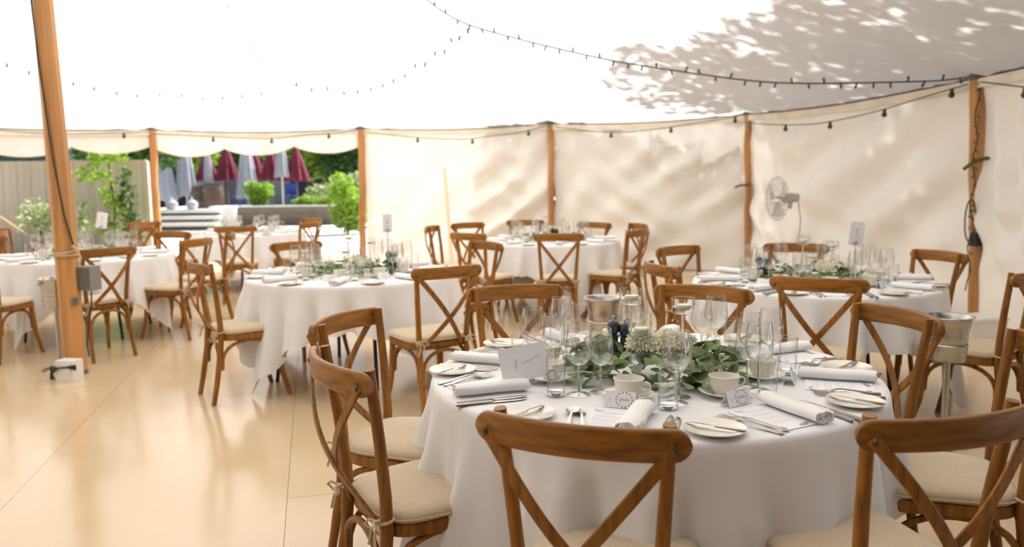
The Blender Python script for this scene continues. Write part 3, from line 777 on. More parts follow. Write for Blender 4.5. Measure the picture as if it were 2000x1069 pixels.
def spoon():
    t = thing('soup_spoon', 'x', 'spoon'); mb = MB(); strip(mb, HND, .0025); mb.obj('handle', M['steel'], t, 50)
    mb = MB()
    def f(u, v):
        r = v; a = 2 * pi * u; return (.0215 * r * cos(a), .058 + .031 * r * sin(a), .0025 + .0085 * r * r)
    mb.grid(f, 24, 6, wrap=True)
    def f2(u, v): x, y, z = f(u, v); return (x, y, z + .0012)
    mb.grid(f2, 24, 6, wrap=True); mb.obj('bowl', M['steel'], t, 80); return t
def napkin():
    L_ = .235; pts = []
    for k in range(70):                       # flattened roll seen at its ends
        a = 2 * pi * 3.1 * k / 69; r = .18 + .82 * k / 69; pts.append((.036 * r * cos(a) , .0175 * r * sin(a)))
    th = .0045; inner = []; outer = []
    for i, (x, y) in enumerate(pts):
        x2, y2 = pts[min(i + 1, 69)]; x0, y0 = pts[max(i - 1, 0)]; l = hypot(x2 - x0, y2 - y0) + 1e-9; nx, ny = (y2 - y0) / l, -(x2 - x0) / l
        inner.append((x - nx * th / 2, y - ny * th / 2)); outer.append((x + nx * th / 2, y + ny * th / 2))
    o_ = outer + inner[::-1]; n = len(o_); V = []; F = []
    zs = min(b for a, b in o_)
    R = random.Random(5)
    ys = [-L_ / 2, -L_ / 4, 0, L_ / 4, L_ / 2]
    for j, y in enumerate(ys):
        k = 1 + .05 * sin(j * 1.9)
        V += [(a * k + .003 * sin(j * 2), y + (.004 * sin(a * 200) if j in (0, 4) else 0), (b - zs) * (1 + .04 * sin(j * 2.3)) + .0005) for a, b in o_]
    for j in range(len(ys) - 1):
        for k in range(n): F.append((j * n + k, j * n + (k + 1) % n, (j + 1) * n + (k + 1) % n, (j + 1) * n + k))
    m2 = n // 2
    for e in (0, len(ys) - 1):
        for k in range(m2 - 1):
            q = (e * n + k, e * n + k + 1, e * n + n - 2 - k, e * n + n - 1 - k); F.append(q if e else q[::-1])
    return tag(MB().add(V, F).obj('napkin', M['napkin'], None, 60), 'x', 'napkin')
def sprig(mb, x0, y0, ang, L_, n, lw, z):
    for k in range(n):
        u = (k + .5) / n; s_ = -1 if k % 2 else 1
        bx, by = x0 + cos(ang) * L_ * u, y0 + sin(ang) * L_ * u; a = ang + s_ * .7; l = lw * (1.15 - .4 * u)
        px, py = -sin(a), cos(a)
        mb.add([(bx, by, z), (bx + cos(a) * l * .5 + px * l * .2, by + sin(a) * l * .5 + py * l * .2, z), (bx + cos(a) * l, by + sin(a) * l, z), (bx + cos(a) * l * .5 - px * l * .2, by + sin(a) * l * .5 - py * l * .2, z)], [(0, 1, 2, 3)])
    a = ang; px, py = -sin(a) * .0005, cos(a) * .0005
    mb.add([(x0 - px, y0 - py, z), (x0 + cos(a) * L_ - px, y0 + sin(a) * L_ - py, z), (x0 + cos(a) * L_ + px, y0 + sin(a) * L_ + py, z), (x0 + px, y0 + py, z)], [(0, 1, 2, 3)])
def menu():
    """menu card, long side along Y, reader at -Y"""
    t = thing('menu_card', 'x', 'menu'); MB().box((0, 0, .0006), (.138, .205, .0008)).obj('card', M['paper'], t, 0)
    mb = MB(); R = random.Random(2); y = .075
    for k in range(15):
        w = R.uniform(.018, .045); 
        if k % 4 != 3: mb.add([(-w, y, .0013), (w, y, .0013), (w, y + .0012, .0013), (-w, y + .0012, .0013)], [(0, 1, 2, 3)])
        y -= .0085
    mb.obj('lettering', M['inkpale'], t, 0)
    mb = MB(); sprig(mb, .015, -.093, .35, .045, 9, .014, .0013); sprig(mb, -.03, -.09, 2.7, .03, 7, .012, .0013); sprig(mb, -.055, .09, -.2, .03, 6, .009, .0013); mb.obj('leaf_print', M['inkleaf'], t, 0)
    return t
def place_card():
    """tent card facing -Y"""
    t = thing('place_card', 'x', 'place card'); h, w, d = .045, .046, .018
    mb = MB(); k = .0006
    V = [(-w, -d, 0), (w, -d, 0), (w, 0, h), (-w, 0, h), (-w, d, 0), (w, d, 0), (-w, -d + k, 0), (w, -d + k, 0), (w, 0, h - .0012), (-w, 0, h - .0012), (-w, d - k, 0), (w, d - k, 0)]
    mb.add(V, [(0, 1, 2, 3), (3, 2, 5, 4), (9, 8, 7, 6), (10, 11, 8, 9), (0, 3, 9, 6), (1, 7, 8, 2), (3, 4, 10, 9), (2, 8, 11, 5)]); mb.obj('card', M['paper'], t, 0)
    mb = MB(); R = random.Random(4)
    for k in range(14):
        a = 2 * pi * k / 14; cx, cz = .012 + .021 * cos(a), .5 + .36 * sin(a)
        sprig(mb, cx, cz * h, a + R.uniform(-.4, .4), .005, 3, .004, 0)
    pts = [(-.004 + .0024 * k, .5 * h + .0042 * sin(k * 2.2) + .002 * sin(k * 5.1)) for k in range(14)]
    for (x0, y0), (x1, y1) in zip(pts, pts[1:]):
        l = hypot(x1 - x0, y1 - y0); nx, ny = -(y1 - y0) / l * .0005, (x1 - x0) / l * .0005
        mb.add([(x0 - nx, y0 - ny, 0), (x1 - nx, y1 - ny, 0), (x1 + nx, y1 + ny, 0), (x0 + nx, y0 + ny, 0)], [(0, 1, 2, 3)])
    mb.add([(-.034, .022, 0), (-.024, .022, 0), (-.024, .0226, 0), (-.034, .0226, 0)], [(0, 1, 2, 3)]); mb.add([(-.034, .016, 0), (-.026, .016, 0), (-.026, .0166, 0), (-.034, .0166, 0)], [(0, 1, 2, 3)])
    sl = hypot(h, d)
    mb.v = [(x, -d + d * (y / h) - .0006, y + .0002) for x, y, z in mb.v]
    mb.obj('lettering', M['ink'], t, 0); return t
def candle_glass(h):
    t = thing('candle_holder', 'x', 'candle holder')
    MB().lathe([(.004, h - .058), (.030, h - .056), (.039, h - .050), (.040, h - .02), (.040, h)], 30).obj('bowl', M['glass'], t, 60)
    MB().tube([(.040 * cos(a), .040 * sin(a), h) for a in [2 * pi * k / 30 for k in range(31)]], .0010, 5, False).obj('rim', M['glassrim'], t)
    MB().lathe([(0, h - .056), (.0055, h - .058), (.005, h - .08), (.0045, .05), (.006, .02), (.009, .007), (0, .006)], 16).obj('stem', M['sglass'], t, 60)
    MB().lathe([(0, .010), (.010, .008), (.036, .003), (.040, .0002)], 28).obj('foot', M['glass'], t, 60)
    MB().lathe([(0, h - .030), (.0395, h - .030)], 30).obj('water', M['glass'], t, 40)
    return t
def floating_candle():
    t = thing('floating_candle', 'x', 'candle')
    MB().lathe([(0, 0), (.018, .001), (.025, .009), (.0265, .016), (.024, .021), (.012, .020), (0, .0185)], 26).obj('wax', M['wax'], t, 60)
    MB().tube([(0, 0, .018), (.001, 0, .034)], .0009, 5).obj('wick', M['wax'], t); return t
def mill():
    t = thing('pepper_mill', 'x', 'pepper mill')
    MB().lathe([(0, 0), (.020, 0), (.021, .004), (.0205, .012), (.017, .030), (.0155, .045), (.0175, .060), (.0165, .066), (0, .067)], 24).obj('body', M['navy'], t, 60)
    MB().lathe([(0, .067), (.015, .068), (.0205, .076), (.0225, .088), (.020, .099), (.012, .105), (0, .107)], 24).obj('head', M['navy'], t, 60)
    MB().lathe([(.004, .106), (.004, .110), (.0055, .113), (.004, .118), (0, .119)], 12).obj('knob', M['steel'], t); return t
K = {k: Kind(f()) for k, f in dict(wine=wine, tumbler=tumbler, cup=cup, saucer=saucer, plate=plate, fork=fork, knife=knife, butter=butter, spoon=spoon, napkin=napkin, menu=menu, card=place_card,
                                   c28=lambda: candle_glass(.28), c25=lambda: candle_glass(.25), c19=lambda: candle_glass(.19), fcandle=floating_candle, mill=mill).items()}
SEATS = ['front', 'front right', 'right', 'back right', 'back', 'back left', 'left', 'front left']
A1 = {0: 251, 1: 296, 2: 340, 3: 20, 4: 68, 5: 112, 6: 160, 7: 200}
ZC = Z_T + .0015
def setting(n, k, ang, full=True, seed=0):
    R = random.Random(seed + n * 10 + k); th = rad(ang); cx, cy = T[n]; where = '%s seat of %s' % (SEATS[k], TN[n])
    def P_(rho, tau, z=ZC): # tau > 0 is the diner's left
        return (cx + rho * cos(th) + tau * sin(th), cy + rho * sin(th) - tau * cos(th), z)
    j = lambda s_: R.uniform(-s_, s_)
    inn = th + pi / 2                      # +Y of an item points to the table centre
    gp = lambda what: '%s on %s' % (what, TN[n])
    p0 = P_(.640 + j(.008), .245 + j(.012)); K['plate'].put(p0, 0, 'cream side plate at the %s' % where, gp('side plates'))
    if n in (1, 2, 3): K['butter'].put((p0[0], p0[1], p0[2] + .0128), inn + rad(28) * (1 if k % 2 else -1) + j(.25), 'butter knife on the plate at the %s' % where, gp('butter knives'))
    a = inn + rad(12) + j(.12)
    if full:
        if n == 1 and k == 0:
            K['spoon'].put(P_(.628, .122), inn + rad(7), 'round-bowled steel soup spoon at the front seat of the nearest table')
        else: K['fork'].put(P_(.640, .140 + j(.006)), a, 'outer steel fork at the %s' % where, gp('forks'))
        K['fork'].put(P_(.630, (.092 if n == 1 and k == 0 else .112) + j(.004)), a + j(.05), 'inner steel fork at the %s' % where, gp('forks'))
        K['menu'].put(P_(.612, .030), inn + j(.06), 'printed white menu card at the %s' % where, gp('menu cards'))
        K['knife'].put(P_(.630, -.142), inn + j(.05), 'inner steel knife at the %s' % where, gp('knives'))
        K['knife'].put(P_(.640, -.168), inn + j(.05), 'outer steel knife at the %s' % where, gp('knives'))
    if n <= 5:
        K['card'].put(P_(.462, .028 + j(.02), ZC + (.001 if full else 0)), inn + pi * 0 + j(.2), 'white folded place card at the %s' % where, gp('place cards'))
    K['napkin'].put(P_(.608, -.058, ZC + .002), inn + j(.06), 'rolled white napkin at the %s' % where, gp('napkins'))
    z = ZC
    K['wine'].put(P_(.375 + j(.012), .165 + j(.012), z), j(3), 'larger wine glass at the %s' % where, gp('wine glasses'), (1.08, 1.08, 1.08))
    K['wine'].put(P_(.325 + j(.012), .115 + j(.012), z), j(3), 'smaller wine glass at the %s' % where, gp('wine glasses'), (1.0, 1.0, 1.0))
    K['tumbler'].put(P_(.405 + j(.008), .225 + j(.006), z), j(3), 'clear tumbler at the %s' % where, gp('tumblers'))
    c0 = P_(.372, .0 + j(.01), z); K['saucer'].put(c0, 0, 'cream saucer at the %s' % where, gp('saucers'))
    K['cup'].put((c0[0], c0[1], c0[2] + .0055), th + rad(65) + j(.4), 'cream teacup at the %s' % where, gp('teacups'))
for k in range(8): setting(1, k, A1[k], True, 3)
for k in range(8): setting(2, k, 262 + 45 * k, True, 5)
for k in range(8): setting(3, k, 267 + 45 * k, False, 6)
for k in range(8): setting(5, k, 270 + 45 * k, False, 7)
for k in range(8): setting(4, k, 279 + 45 * k, False, 8)
for k in range(8): setting(6, k, 283 + 45 * k, False, 9)

# candles, mills
def candle(n, kk, h, x, y, which):
    K[kk].put((x, y, ZC), 0, '%s stemmed glass candle holder on %s' % (which, TN[n]), 'candle holders on ' + TN[n])
    K['fcandle'].put((x + .004, y, ZC + h - .043), 0, 'cream candle floating in the %s holder on %s' % (which, TN[n]), 'floating candles on ' + TN[n])
candle(1, 'c28', .28, .420, 2.80, 'tallest'); candle(1, 'c25', .25, .600, 2.77, 'middle-height'); candle(1, 'c19', .19, .432, 2.66, 'shortest')
for n, dx, dy in ((2, .0, .0), (3, 0, .03), (5, 0, 0)):
    candle(n, 'c28', .28, T[n][0] - .05 + dx, T[n][1] + .08 + dy, 'tallest'); candle(n, 'c25', .25, T[n][0] + .12 + dx, T[n][1] + .03 + dy, 'middle-height'); candle(n, 'c19', .19, T[n][0] - .05 + dx, T[n][1] - .07 + dy, 'shortest')
for n, dx, dy in ((1, -.105, .19), (2, -.33, .09), (3, .25, .10), (5, .02, -.22)):
    K['mill'].put((T[n][0] + dx, T[n][1] + dy, ZC), .3, 'left navy pepper mill of the pair on ' + TN[n], 'pepper mills on ' + TN[n], (1.05, 1.05, 1.4))
    K['mill'].put((T[n][0] + dx + .042, T[n][1] + dy - .012, ZC), 1.3, 'right navy pepper mill of the pair on ' + TN[n], 'pepper mills on ' + TN[n], (1.05, 1.05, 1.32))

# ------------------------------------------------------------------ greenery on the tables
def leaf_mesh(name, L_, W_, bend, mat):
    mb = MB(); sh = [0, .55, .92, 1., .88, .5, .04]; V = []; F = []
    for i, s_ in enumerate(sh):
        u = i / 6
        for c in (-1, 0, 1): V.append((c * W_ * s_ * .5, L_ * u, bend * L_ * (u * u) * -1 + abs(c) * .10 * W_ * s_))
    for i in range(6):
        for c in range(2): F.append((i * 3 + c, i * 3 + c + 1, i * 3 + c + 4, i * 3 + c + 3))
    me = mb.add(V, F).mesh(name, 80); me.materials.append(mat); return me
LM = [leaf_mesh('leaf', .058, .044, .15, M['leaf']), leaf_mesh('leaf', .050, .030, .3, M['leaf']), leaf_mesh('leaf', .046, .042, .1, M['leaf2']), leaf_mesh('leaf', .066, .036, .25, M['leaf'])]
def garland(n, nl, ph, label, joined=False, rad0=.235, a0=0, a1=2 * pi):
    cx, cy = T[n]; t = thing('eucalyptus_garland', label, 'garland', (cx, cy, ZC)); R = random.Random(ph); mb = MB()
    for w in range(2):
        pts = [((rad0 + .03 * sin(3 * a + w * 2 + ph) + .025 * w) * cos(a), (rad0 + .03 * sin(3 * a + w * 2 + ph) + .025 * w) * sin(a), .012 + .02 * w + .012 * sin(5 * a)) for a in [a0 + (a1 - a0) * k / 40 for k in range(41)]]
        mb.tube(pts, .003, 5)
    mb.obj('stem', M['stem'], t)
    J = MB()
    for k in range(nl):
        a = a0 + (a1 - a0) * R.random(); r = rad0 + R.uniform(-.06, .08); x, y = r * cos(a), r * sin(a); z = .010 + .085 * R.random() ** 1.3 * (1 - abs(r - rad0) / .13)
        e = (R.uniform(-.5, .9), R.uniform(-.6, .6), R.uniform(0, 2 * pi)); s_ = R.uniform(.75, 1.25); me = R.choice(LM)
        if e[0] < 0: z += .03 * abs(e[0])
        z = max(z, .012 + .03 * max(0, -e[0]))
        if joined:
            mt = Matrix.LocRotScale(Vector((x, y, z)), __import__('mathutils').Euler(e), Vector((s_, s_, s_)))
            J.add([mt @ v.co for v in me.vertices], [tuple(p_.vertices) for p_ in me.polygons])
        else:
            o = mobj('leaf', me, None, t); o.location = (x, y, z); o.rotation_euler = e; o.scale = (s_, s_, s_)
    if joined: tag(J.obj('leaves', M['leaf'], t, 80), kind='stuff')
    return t
def gyp(n, x, y, z, r, label, seed, nf=650):
    t = thing('gypsophila_posy', label, 'flowers', (x, y, ZC)); R = random.Random(seed); S_ = MB(); Fl = MB()
    for k in range(nf):
        a = R.uniform(0, 2 * pi); u = R.uniform(-.25, 1); rr_ = r * R.uniform(.6, 1.05); q = Vector((rr_ * sqrt(1 - u * u) * cos(a), rr_ * sqrt(1 - u * u) * sin(a), z + rr_ * u * .8))
        s_ = R.uniform(.0034, .0062)
        Fl.add([q + Vector(v) * s_ for v in ((1, 0, 0), (0, 1, 0), (-1, 0, 0), (0, -1, 0), (0, 0, 1), (0, 0, -1))], [(0, 1, 4), (1, 2, 4), (2, 3, 4), (3, 0, 4), (1, 0, 5), (2, 1, 5), (3, 2, 5), (0, 3, 5)])
        if k % 9 == 0: S_.tube([(0, 0, .01), q * .6 + Vector((0, 0, .01)), q], .0008, 3, False)
    tag(Fl.obj('florets', M['gyp'], t, 0), kind='stuff'); S_.obj('stems', M['leaf2'], t); return t
garland(1, 270, 1, 'eucalyptus leaf garland ringing the candles on the nearest table')
garland(2, 160, 2, 'eucalyptus leaf garland around the candles on the right rear table')
garland(3, 170, 3, 'eucalyptus leaf garland along the centre of the middle-left table')
garland(5, 110, 4, 'eucalyptus garland in the middle of the far centre table', True)
garland(4, 70, 5, 'eucalyptus garland in the middle of the left table', True)
garland(6, 60, 6, 'eucalyptus garland in the middle of the table by the opening', True)
gyp(1, .45, 2.70, .10, .062, 'cream gypsophila posy between the candles on the nearest table, left clump', 1)
gyp(1, .54, 2.73, .10, .058, 'cream gypsophila posy between the candles on the nearest table, right clump', 2, 600)
gyp(2, 1.98, 5.02, .09, .07, 'cream flower clump in the middle of the right rear table', 3, 260)
gyp(3, -1.15, 5.85, .09, .06, 'cream flower clump in the middle of the middle-left table', 4, 200)
gyp(5, .45, 8.75, .10, .08, 'cream flower clump in the middle of the far centre table', 5, 200)

# ------------------------------------------------------------------ table numbers
def number_stand(x, y, h, rz, tilt, label, w=.10, hh=.15):
    t = thing('table_number', label, 'table number', (x, y, ZC), rz)
    MB().lathe([(0, .008), (.03, .006), (.034, 0), (0, 0)], 20).obj('base', M['steel'], t)
    MB().tube([(0, 0, .006), (0, 0, h)], .0028, 6).obj('rod', M['steel'], t)
    MB().tube([(.013 * cos(a), -.004 + .008 * a / 12, h + .013 + .013 * sin(a)) for a in [k * .7 for k in range(20)]], .0022, 5).obj('clip', M['steel'], t)
    c = MB().box((0, .004, hh / 2), (w, .0012, hh)).obj('card', M['paper'], t, 0); c.location = (0, 0, h); c.rotation_euler = (0, tilt, 0)
    mb = MB(); mb.add([(-.004, .0025, hh * .45), (.004, .0025, hh * .45), (.004, .0025, hh * .72), (-.004, .0025, hh * .72)], [(0, 1, 2, 3)]); mb.add([(-.02, .0025, hh * .32), (.02, .0025, hh * .32), (.02, .0025, hh * .335), (-.02, .0025, hh * .335)], [(0, 1, 2, 3)])
    mb.obj('lettering', M['inkpale'], c, 0); return t
number_stand(2.20, 5.08, .225, .15, .12, 'table number card on a steel stand, right rear table')
number_stand(-.90, 5.78, .30, .1, 0, 'table number card on a steel stand, middle-left table', .065, .13)
number_stand(-3.86, 7.5, .26, .9, .18, 'tilted table number card above the left table')
# the fallen number card on the nearest table
fc = thing('table_number', 'fallen table number card leaning by the left place setting', 'table number', (.045, 2.50, ZC))
c = MB().box((0, 0, .056), (.155, .0012, .112)).obj('card', M['paper'], fc, 0); c.location = (0, .01, .030); c.rotation_euler = (rad(-14), rad(-9), rad(8))
mb = MB(); z0 = -.0012
mb.add([(-.030, z0, .040), (-.026, z0, .040), (-.022, z0, .072), (-.026, z0, .072)], [(0, 1, 2, 3)]); mb.add([(-.008, z0, .052), (.058, z0, .070), (.058, z0, .072), (-.008, z0, .0545)], [(0, 1, 2, 3)])
mb.obj('lettering', M['inkpale'], c, 0)
mb = MB(); mb.lathe([(.012, -.004), (.020, -.004), (.020, .004), (.012, .004), (.012, -.004)], 24)
w = mb.obj('clip', M['steel'], fc); w.location = (.078, .0, .046); w.rotation_euler = (rad(80), 0, rad(25))
MB().tube([(.085, .01, .045), (.18, .06, .042), (.245, .085, .030)], .003, 6).obj('rod', M['steel'], fc)
# ------------------------------------------------------------------ ice buckets on stands
def bucket():
    t = thing('ice_bucket_stand', 'x', 'ice bucket')
    MB().lathe([(0, .535), (.078, .535), (.082, .54), (.092, .62), (.102, .690), (.110, .703), (.116, .707), (.114, .711), (.106, .709), (.098, .692), (.088, .62), (.079, .548), (0, .545)], 36).obj('bucket', M['bucket'], t, 50)
    MB().lathe([(.076, .49), (.083, .49), (.090, .565), (.093, .568), (.090, .572), (.084, .566), (.076, .495)], 36).obj('collar', M['bucket'], t, 40)
    MB().lathe([(0, .48), (.080, .484), (.080, .492), (0, .492)], 32).obj('cradle', M['bucket'], t)
    MB().lathe([(.017, .02), (.016, .25), (.016, .485)], 18).obj('post', M['bucket'], t)
    MB().lathe([(0, .026), (.02, .024), (.06, .014), (.125, .007), (.132, .003), (.130, 0), (0, 0)], 36).obj('base', M['bucket'], t, 40)
    for s_ in (-1, 1): MB().tube([(s_ * .099, -.02, .675), (s_ * .118, -.02, .672), (s_ * .122, 0, .664), (s_ * .118, .02, .672), (s_ * .099, .02, .675)], .005, 6).obj('handle', M['bucket'], t)
    return t
B = Kind(bucket())
B.put((2.197, 3.95, 0), .5, 'steel ice bucket on a stand behind the right chairs', 'steel ice buckets on stands')
B.put((.545, 4.72, 0), .1, 'steel ice bucket on a stand behind the wine glasses', 'steel ice buckets on stands')
B.put((-3.50, 6.04, 0), 1.0, 'steel ice bucket on a stand beside the thick main pole', 'steel ice buckets on stands')

# ------------------------------------------------------------------ pedestal fan
fq = atd(1543, 388, 9.6); fan = thing('pedestal_fan', 'pale pedestal fan turned to the left before the canvas', 'fan', (fq.x, fq.y, 0), rad(98))
hz = fq.z
MB().lathe([(0, .05), (.03, .045), (.19, .02), (.20, 0), (0, 0)], 28).obj('base', M['fan'], fan)
MB().tube([(0, 0, .04), (0, 0, hz - .10)], .014, 10).obj('post', M['fan'], fan)
MB().tube([(-.0, -.10, hz + .01), (0, -.02, hz + .01), (0, .07, hz + .0), (0, .11, hz)], [.05, .062, .058, .03], 14).obj('motor', M['fan'], fan)
MB().tube([(0, 0, hz - .12), (0, -.01, hz - .05)], .025, 10).obj('neck', M['fan'], fan)
cg = MB()
for k in range(22):
    a = 2 * pi * k / 22; ca, sa = cos(a), sin(a)
    cg.tube([(r * ca, y, hz + r * sa) for r, y in ((.04, .23), (.17, .225), (.25, .19), (.262, .16), (.245, .13), (.15, .10), (.05, .10))], .0026, 4, False)
for r, y in ((.262, .16), (.17, .225), (.25, .19)): cg.tube([(r * cos(a), y, hz + r * sin(a)) for a in [2 * pi * k / 28 for k in range(29)]], .0035, 4, False)
cg.obj('cage', M['fan'], fan)
for k in range(3):
    a0 = 2 * pi * k / 3 + .4; mb = MB()
    mb.grid(lambda u, v: ((.035 + .19 * v) * cos(a0 + (u - .5) * 1.1 * (.6 + .4 * v)), .16 + .05 * (u - .5), hz + (.035 + .19 * v) * sin(a0 + (u - .5) * 1.1 * (.6 + .4 * v))), 6, 6); mb.obj('blade', M['fan'], fan, 80)
MB().lathe([(0, .03), (.03, .025), (.04, 0)], 14).obj('hub', M['fan'], fan).location = (0, .16, hz); fan.children[-1].rotation_euler = (rad(-90), 0, 0)
MB().tube([(0, -.1, hz - .02), (.03, -.16, hz - .25), (.03, -.14, hz - .6), (.02, -.05, .10), (.1, -.3, .012), (.3, -.5, .01)], .005, 5).obj('power_lead', M['dark'], fan)

wb = thing('storage_box', 'white box on the floor at the foot of the corner pole', 'box', (3.80, 6.42, 0), .2)
MB().box((0, 0, .12), (.34, .26, .24)).obj('body', M['plastic'], wb); MB().box((0, 0, .25), (.36, .28, .025)).obj('lid', M['plastic'], wb)
nb = tag(MB().box((0, 0, .008), (.16, .11, .016)).obj('notebook', pm('straw_cover', (.50, .46, .22), .7), None, 0), 'straw-coloured booklet on the back right of the middle-left table', 'book'); nb.location = (-.66, 5.55, ZC); nb.rotation_euler = (0, 0, .2)
# pencil-thin debris and a spare folded menu are too small to matter

# ------------------------------------------------------------------ outside: fence, plants, garden furniture
def foliage(name, mat, parent, blobs, n, size, seed):
    R = random.Random(seed); mb = MB(); tot = sum(b[3] * b[4] * b[5] for b in blobs)
    for (x, y, z, rx, ry, rz) in blobs:
        m_ = max(4, int(n * (rx * ry * rz) / tot))
        for _ in range(m_):
            while True:
                p_ = Vector((R.uniform(-1, 1), R.uniform(-1, 1), R.uniform(-1, 1)))
                if .25 < p_.length < 1: break
            q = Vector((x + p_.x * rx, y + p_.y * ry, z + p_.z * rz)); s_ = size * R.uniform(.6, 1.4)
            a = Vector((R.gauss(0, 1), R.gauss(0, 1), R.gauss(0, .6))).normalized(); b = a.cross(Vector((R.gauss(0, 1), R.gauss(0, 1), R.gauss(0, 1)))).normalized()
            mb.add([q - a * s_, q + b * s_ * .5 + a * s_ * .1, q + a * s_, q - b * s_ * .5 + a * s_ * .1], [(0, 1, 2, 3)])
    return tag(mb.obj(name, mat, parent, 0), kind='stuff')
fn = thing('board_fence', 'pale vertical board fence panel outside at the left', 'fence', (-7.75, 17.0, -.08))
bd = MB().box((0, 0, .98), (.142, .03, 1.93)).mesh('board', 0)
for k in range(34):
    o = mobj('board', bd, M['fence'], fn); o.location = (-.08 - .15 * k, .006 * (k % 2), 0)
MB().box((-2.55, 0, 1.97), (5.2, .07, .05)).obj('cap_rail', M['fence'], fn)
MB().box((.04, 0, .98), (.10, .10, 1.98)).obj('post', M['fence'], fn)
gs = thing('green_shed', 'dark green building behind the fence at the far left', 'building', (-15.0, 23.0, -.08))
MB().box((0, 0, 1.9), (6.2, 4, 3.8)).obj('wall', M['greenwall'], gs); MB().box((0, 0, 3.9), (6.6, 4.4, .16)).obj('roof', M['black'], gs)
MB().box((1.2, -2.03, 1.9), (.1, .08, 3.8)).obj('corner_trim', M['black'], gs)
ns = thing('navy_building', 'dark navy building behind the garden umbrellas', 'building', (-21.2, 40, -.08))
MB().box((0, 0, 3.), (12, 5, 6)).obj('wall', M['navywall'], ns)
for k in range(3): MB().box((2.2 + 1.4 * k, -2.52, 2.6), (.8, .06, 1.6)).obj('window', M['greywall'], ns)
gw = thing('grey_building', 'pale grey low building between the maroon umbrellas', 'building', (-12.2, 46, -.08)); MB().box((0, 0, 1.4), (9, 4, 2.8)).obj('wall', M['greywall'], gw); MB().box((0, 0, 2.9), (9.4, 4.4, .25)).obj('roof', M['navywall'], gw); MB().box((1.2, -2.03, 1.2), (2.2, .05, 1.3)).obj('window', M['navywall'], gw)

def tree(name, label, x, y, blobs, n, size, mat, seed, trunk=.12, h=2.2, cat='tree', group=None, z0=-.08):
    t = thing(name, label, cat, (x, y, z0), 0, group); foliage('foliage', M[mat], t, blobs, n, size, seed)
    if trunk: MB().tube([(0, 0, 0), (.05, .02, h * .5), (.0, 0, h)], [trunk * 1.2, trunk, trunk * .7], 10).obj('trunk', M['trunk'], t)
    return t
tree('garden_tree', 'dense dark green tree right of the maroon umbrellas', -6.4, 36, [(0, 0, 2.6, 2.2, 1.5, 2.4), (1.8, .3, 2.2, 1.8, 1.4, 2.3), (-1.2, .5, 3.4, 1.6, 1.2, 1.5), (3.6, 0, 2.6, 1.6, 1.4, 2.6)], 6500, .17, 'foliage', 1, .2, 2.6)
tree('garden_tree', 'leafy green tree behind the middle maroon umbrella', -12.2, 38, [(0, 0, 3.6, 1.6, 1.2, 1.4), (-1.4, .2, 3.0, 1.2, 1.0, 1.2), (1.3, 0, 3.2, 1.1, 1., 1.2)], 3200, .16, 'foliage', 2, .18, 3)
tree('garden_tree', 'brighter green tree between the two left maroon umbrellas', -13.8, 35, [(0, 0, 2.8, 1.1, .8, .9), (.6, 0, 3.4, .8, .7, .7)], 1500, .14, 'foliage2', 3, .12, 2.6)
tree('garden_tree', 'bright leafy tree behind the two right maroon umbrellas', -9.4, 37.5, [(0, 0, 3.0, 1.5, 1.0, 1.5), (-1.3, 0, 3.3, 1.2, .9, 1.1), (1.2, .2, 2.6, 1.2, .9, 1.2)], 3200, .15, 'foliage2', 8, .16, 2.6)
tree('garden_tree', 'dark tree rising behind the fence near the opening pole', -10.4, 21.5, [(0, 0, 2.7, 1.3, .9, 1.0), (.8, .2, 2.5, .8, .7, .7)], 1800, .13, 'foliage', 4, .12, 2.4)
tree('climbing_shrub', 'slender yellow-green climber growing up in front of the fence', -8.15, 16.3, [(0, 0, 2.1, .42, .3, .24), (-.35, 0, 1.72, .38, .25, .22), (.0, 0, 1.3, .22, .2, .3), (.12, 0, .9, .22, .2, .3), (-.1, 0, .6, .25, .2, .2)], 520, .065, 'foliage2', 5, .02, 2.0, 'shrub')
tree('climbing_shrub', 'leafy green stems trained up the fence, beside the climber', -7.85, 16.4, [(0, 0, 1.1, .2, .2, .5), (.1, 0, .55, .22, .2, .35), (-.05, 0, 1.6, .16, .15, .25)], 360, .06, 'foliage', 6, .018, 1.6, 'shrub')
for x, y, lb in ((-9.35, 15.8, 'variegated bush in a pot left of the thick main pole'), (-8.70, 15.9, 'variegated bush in a pot behind the thick main pole')):
    tree('potted_bush', lb, x, y, [(0, 0, .95, .38, .3, .30), (.15, 0, .7, .3, .3, .25), (-.25, 0, .75, .28, .25, .2)], 420, .06, 'foliage3', 7 + int(x * 10), .02, .6, 'bush', 'potted bushes')
    p_ = MB(); p_.lathe([(0, 0), (.15, 0), (.20, .30), (.22, .31), (.22, .35), (.19, .35), (.18, .30), (0, .30)], 20)
    o = p_.obj('plant_pot', M['terracotta']); o.location = (x, y, -.08); tag(o, 'terracotta pot under the ' + ('left' if x < -9 else 'right') + ' variegated bush', 'pot', 'terracotta pots')
tree('shrub', 'bright green shrub beside the right opening pole', -4.65, 22.6, [(0, 0, .75, .55, .5, .7), (-.15, 0, 1.35, .4, .4, .4), (.3, .1, .5, .5, .4, .45)], 1500, .08, 'foliage2', 30, .03, .8, 'shrub')
tree('shrub', 'pale flowering shrub above the long planter', -5.6, 29.6, [(0, 0, 1.2, 1.0, .5, .6), (-1.3, 0, 1.0, .8, .4, .45), (.9, 0, 1.4, .8, .5, .7)], 2600, .09, 'foliage3', 31, .03, .8, 'shrub')
tree('shrub', 'bright lime bush rising from the left end of the planter', -8.95, 28.4, [(0, 0, 1.0, .42, .3, .45), (-.2, 0, 1.25, .35, .3, .3), (.25, 0, 1.2, .3, .3, .3)], 800, .085, 'foliage2', 32, .03, .9, 'shrub')
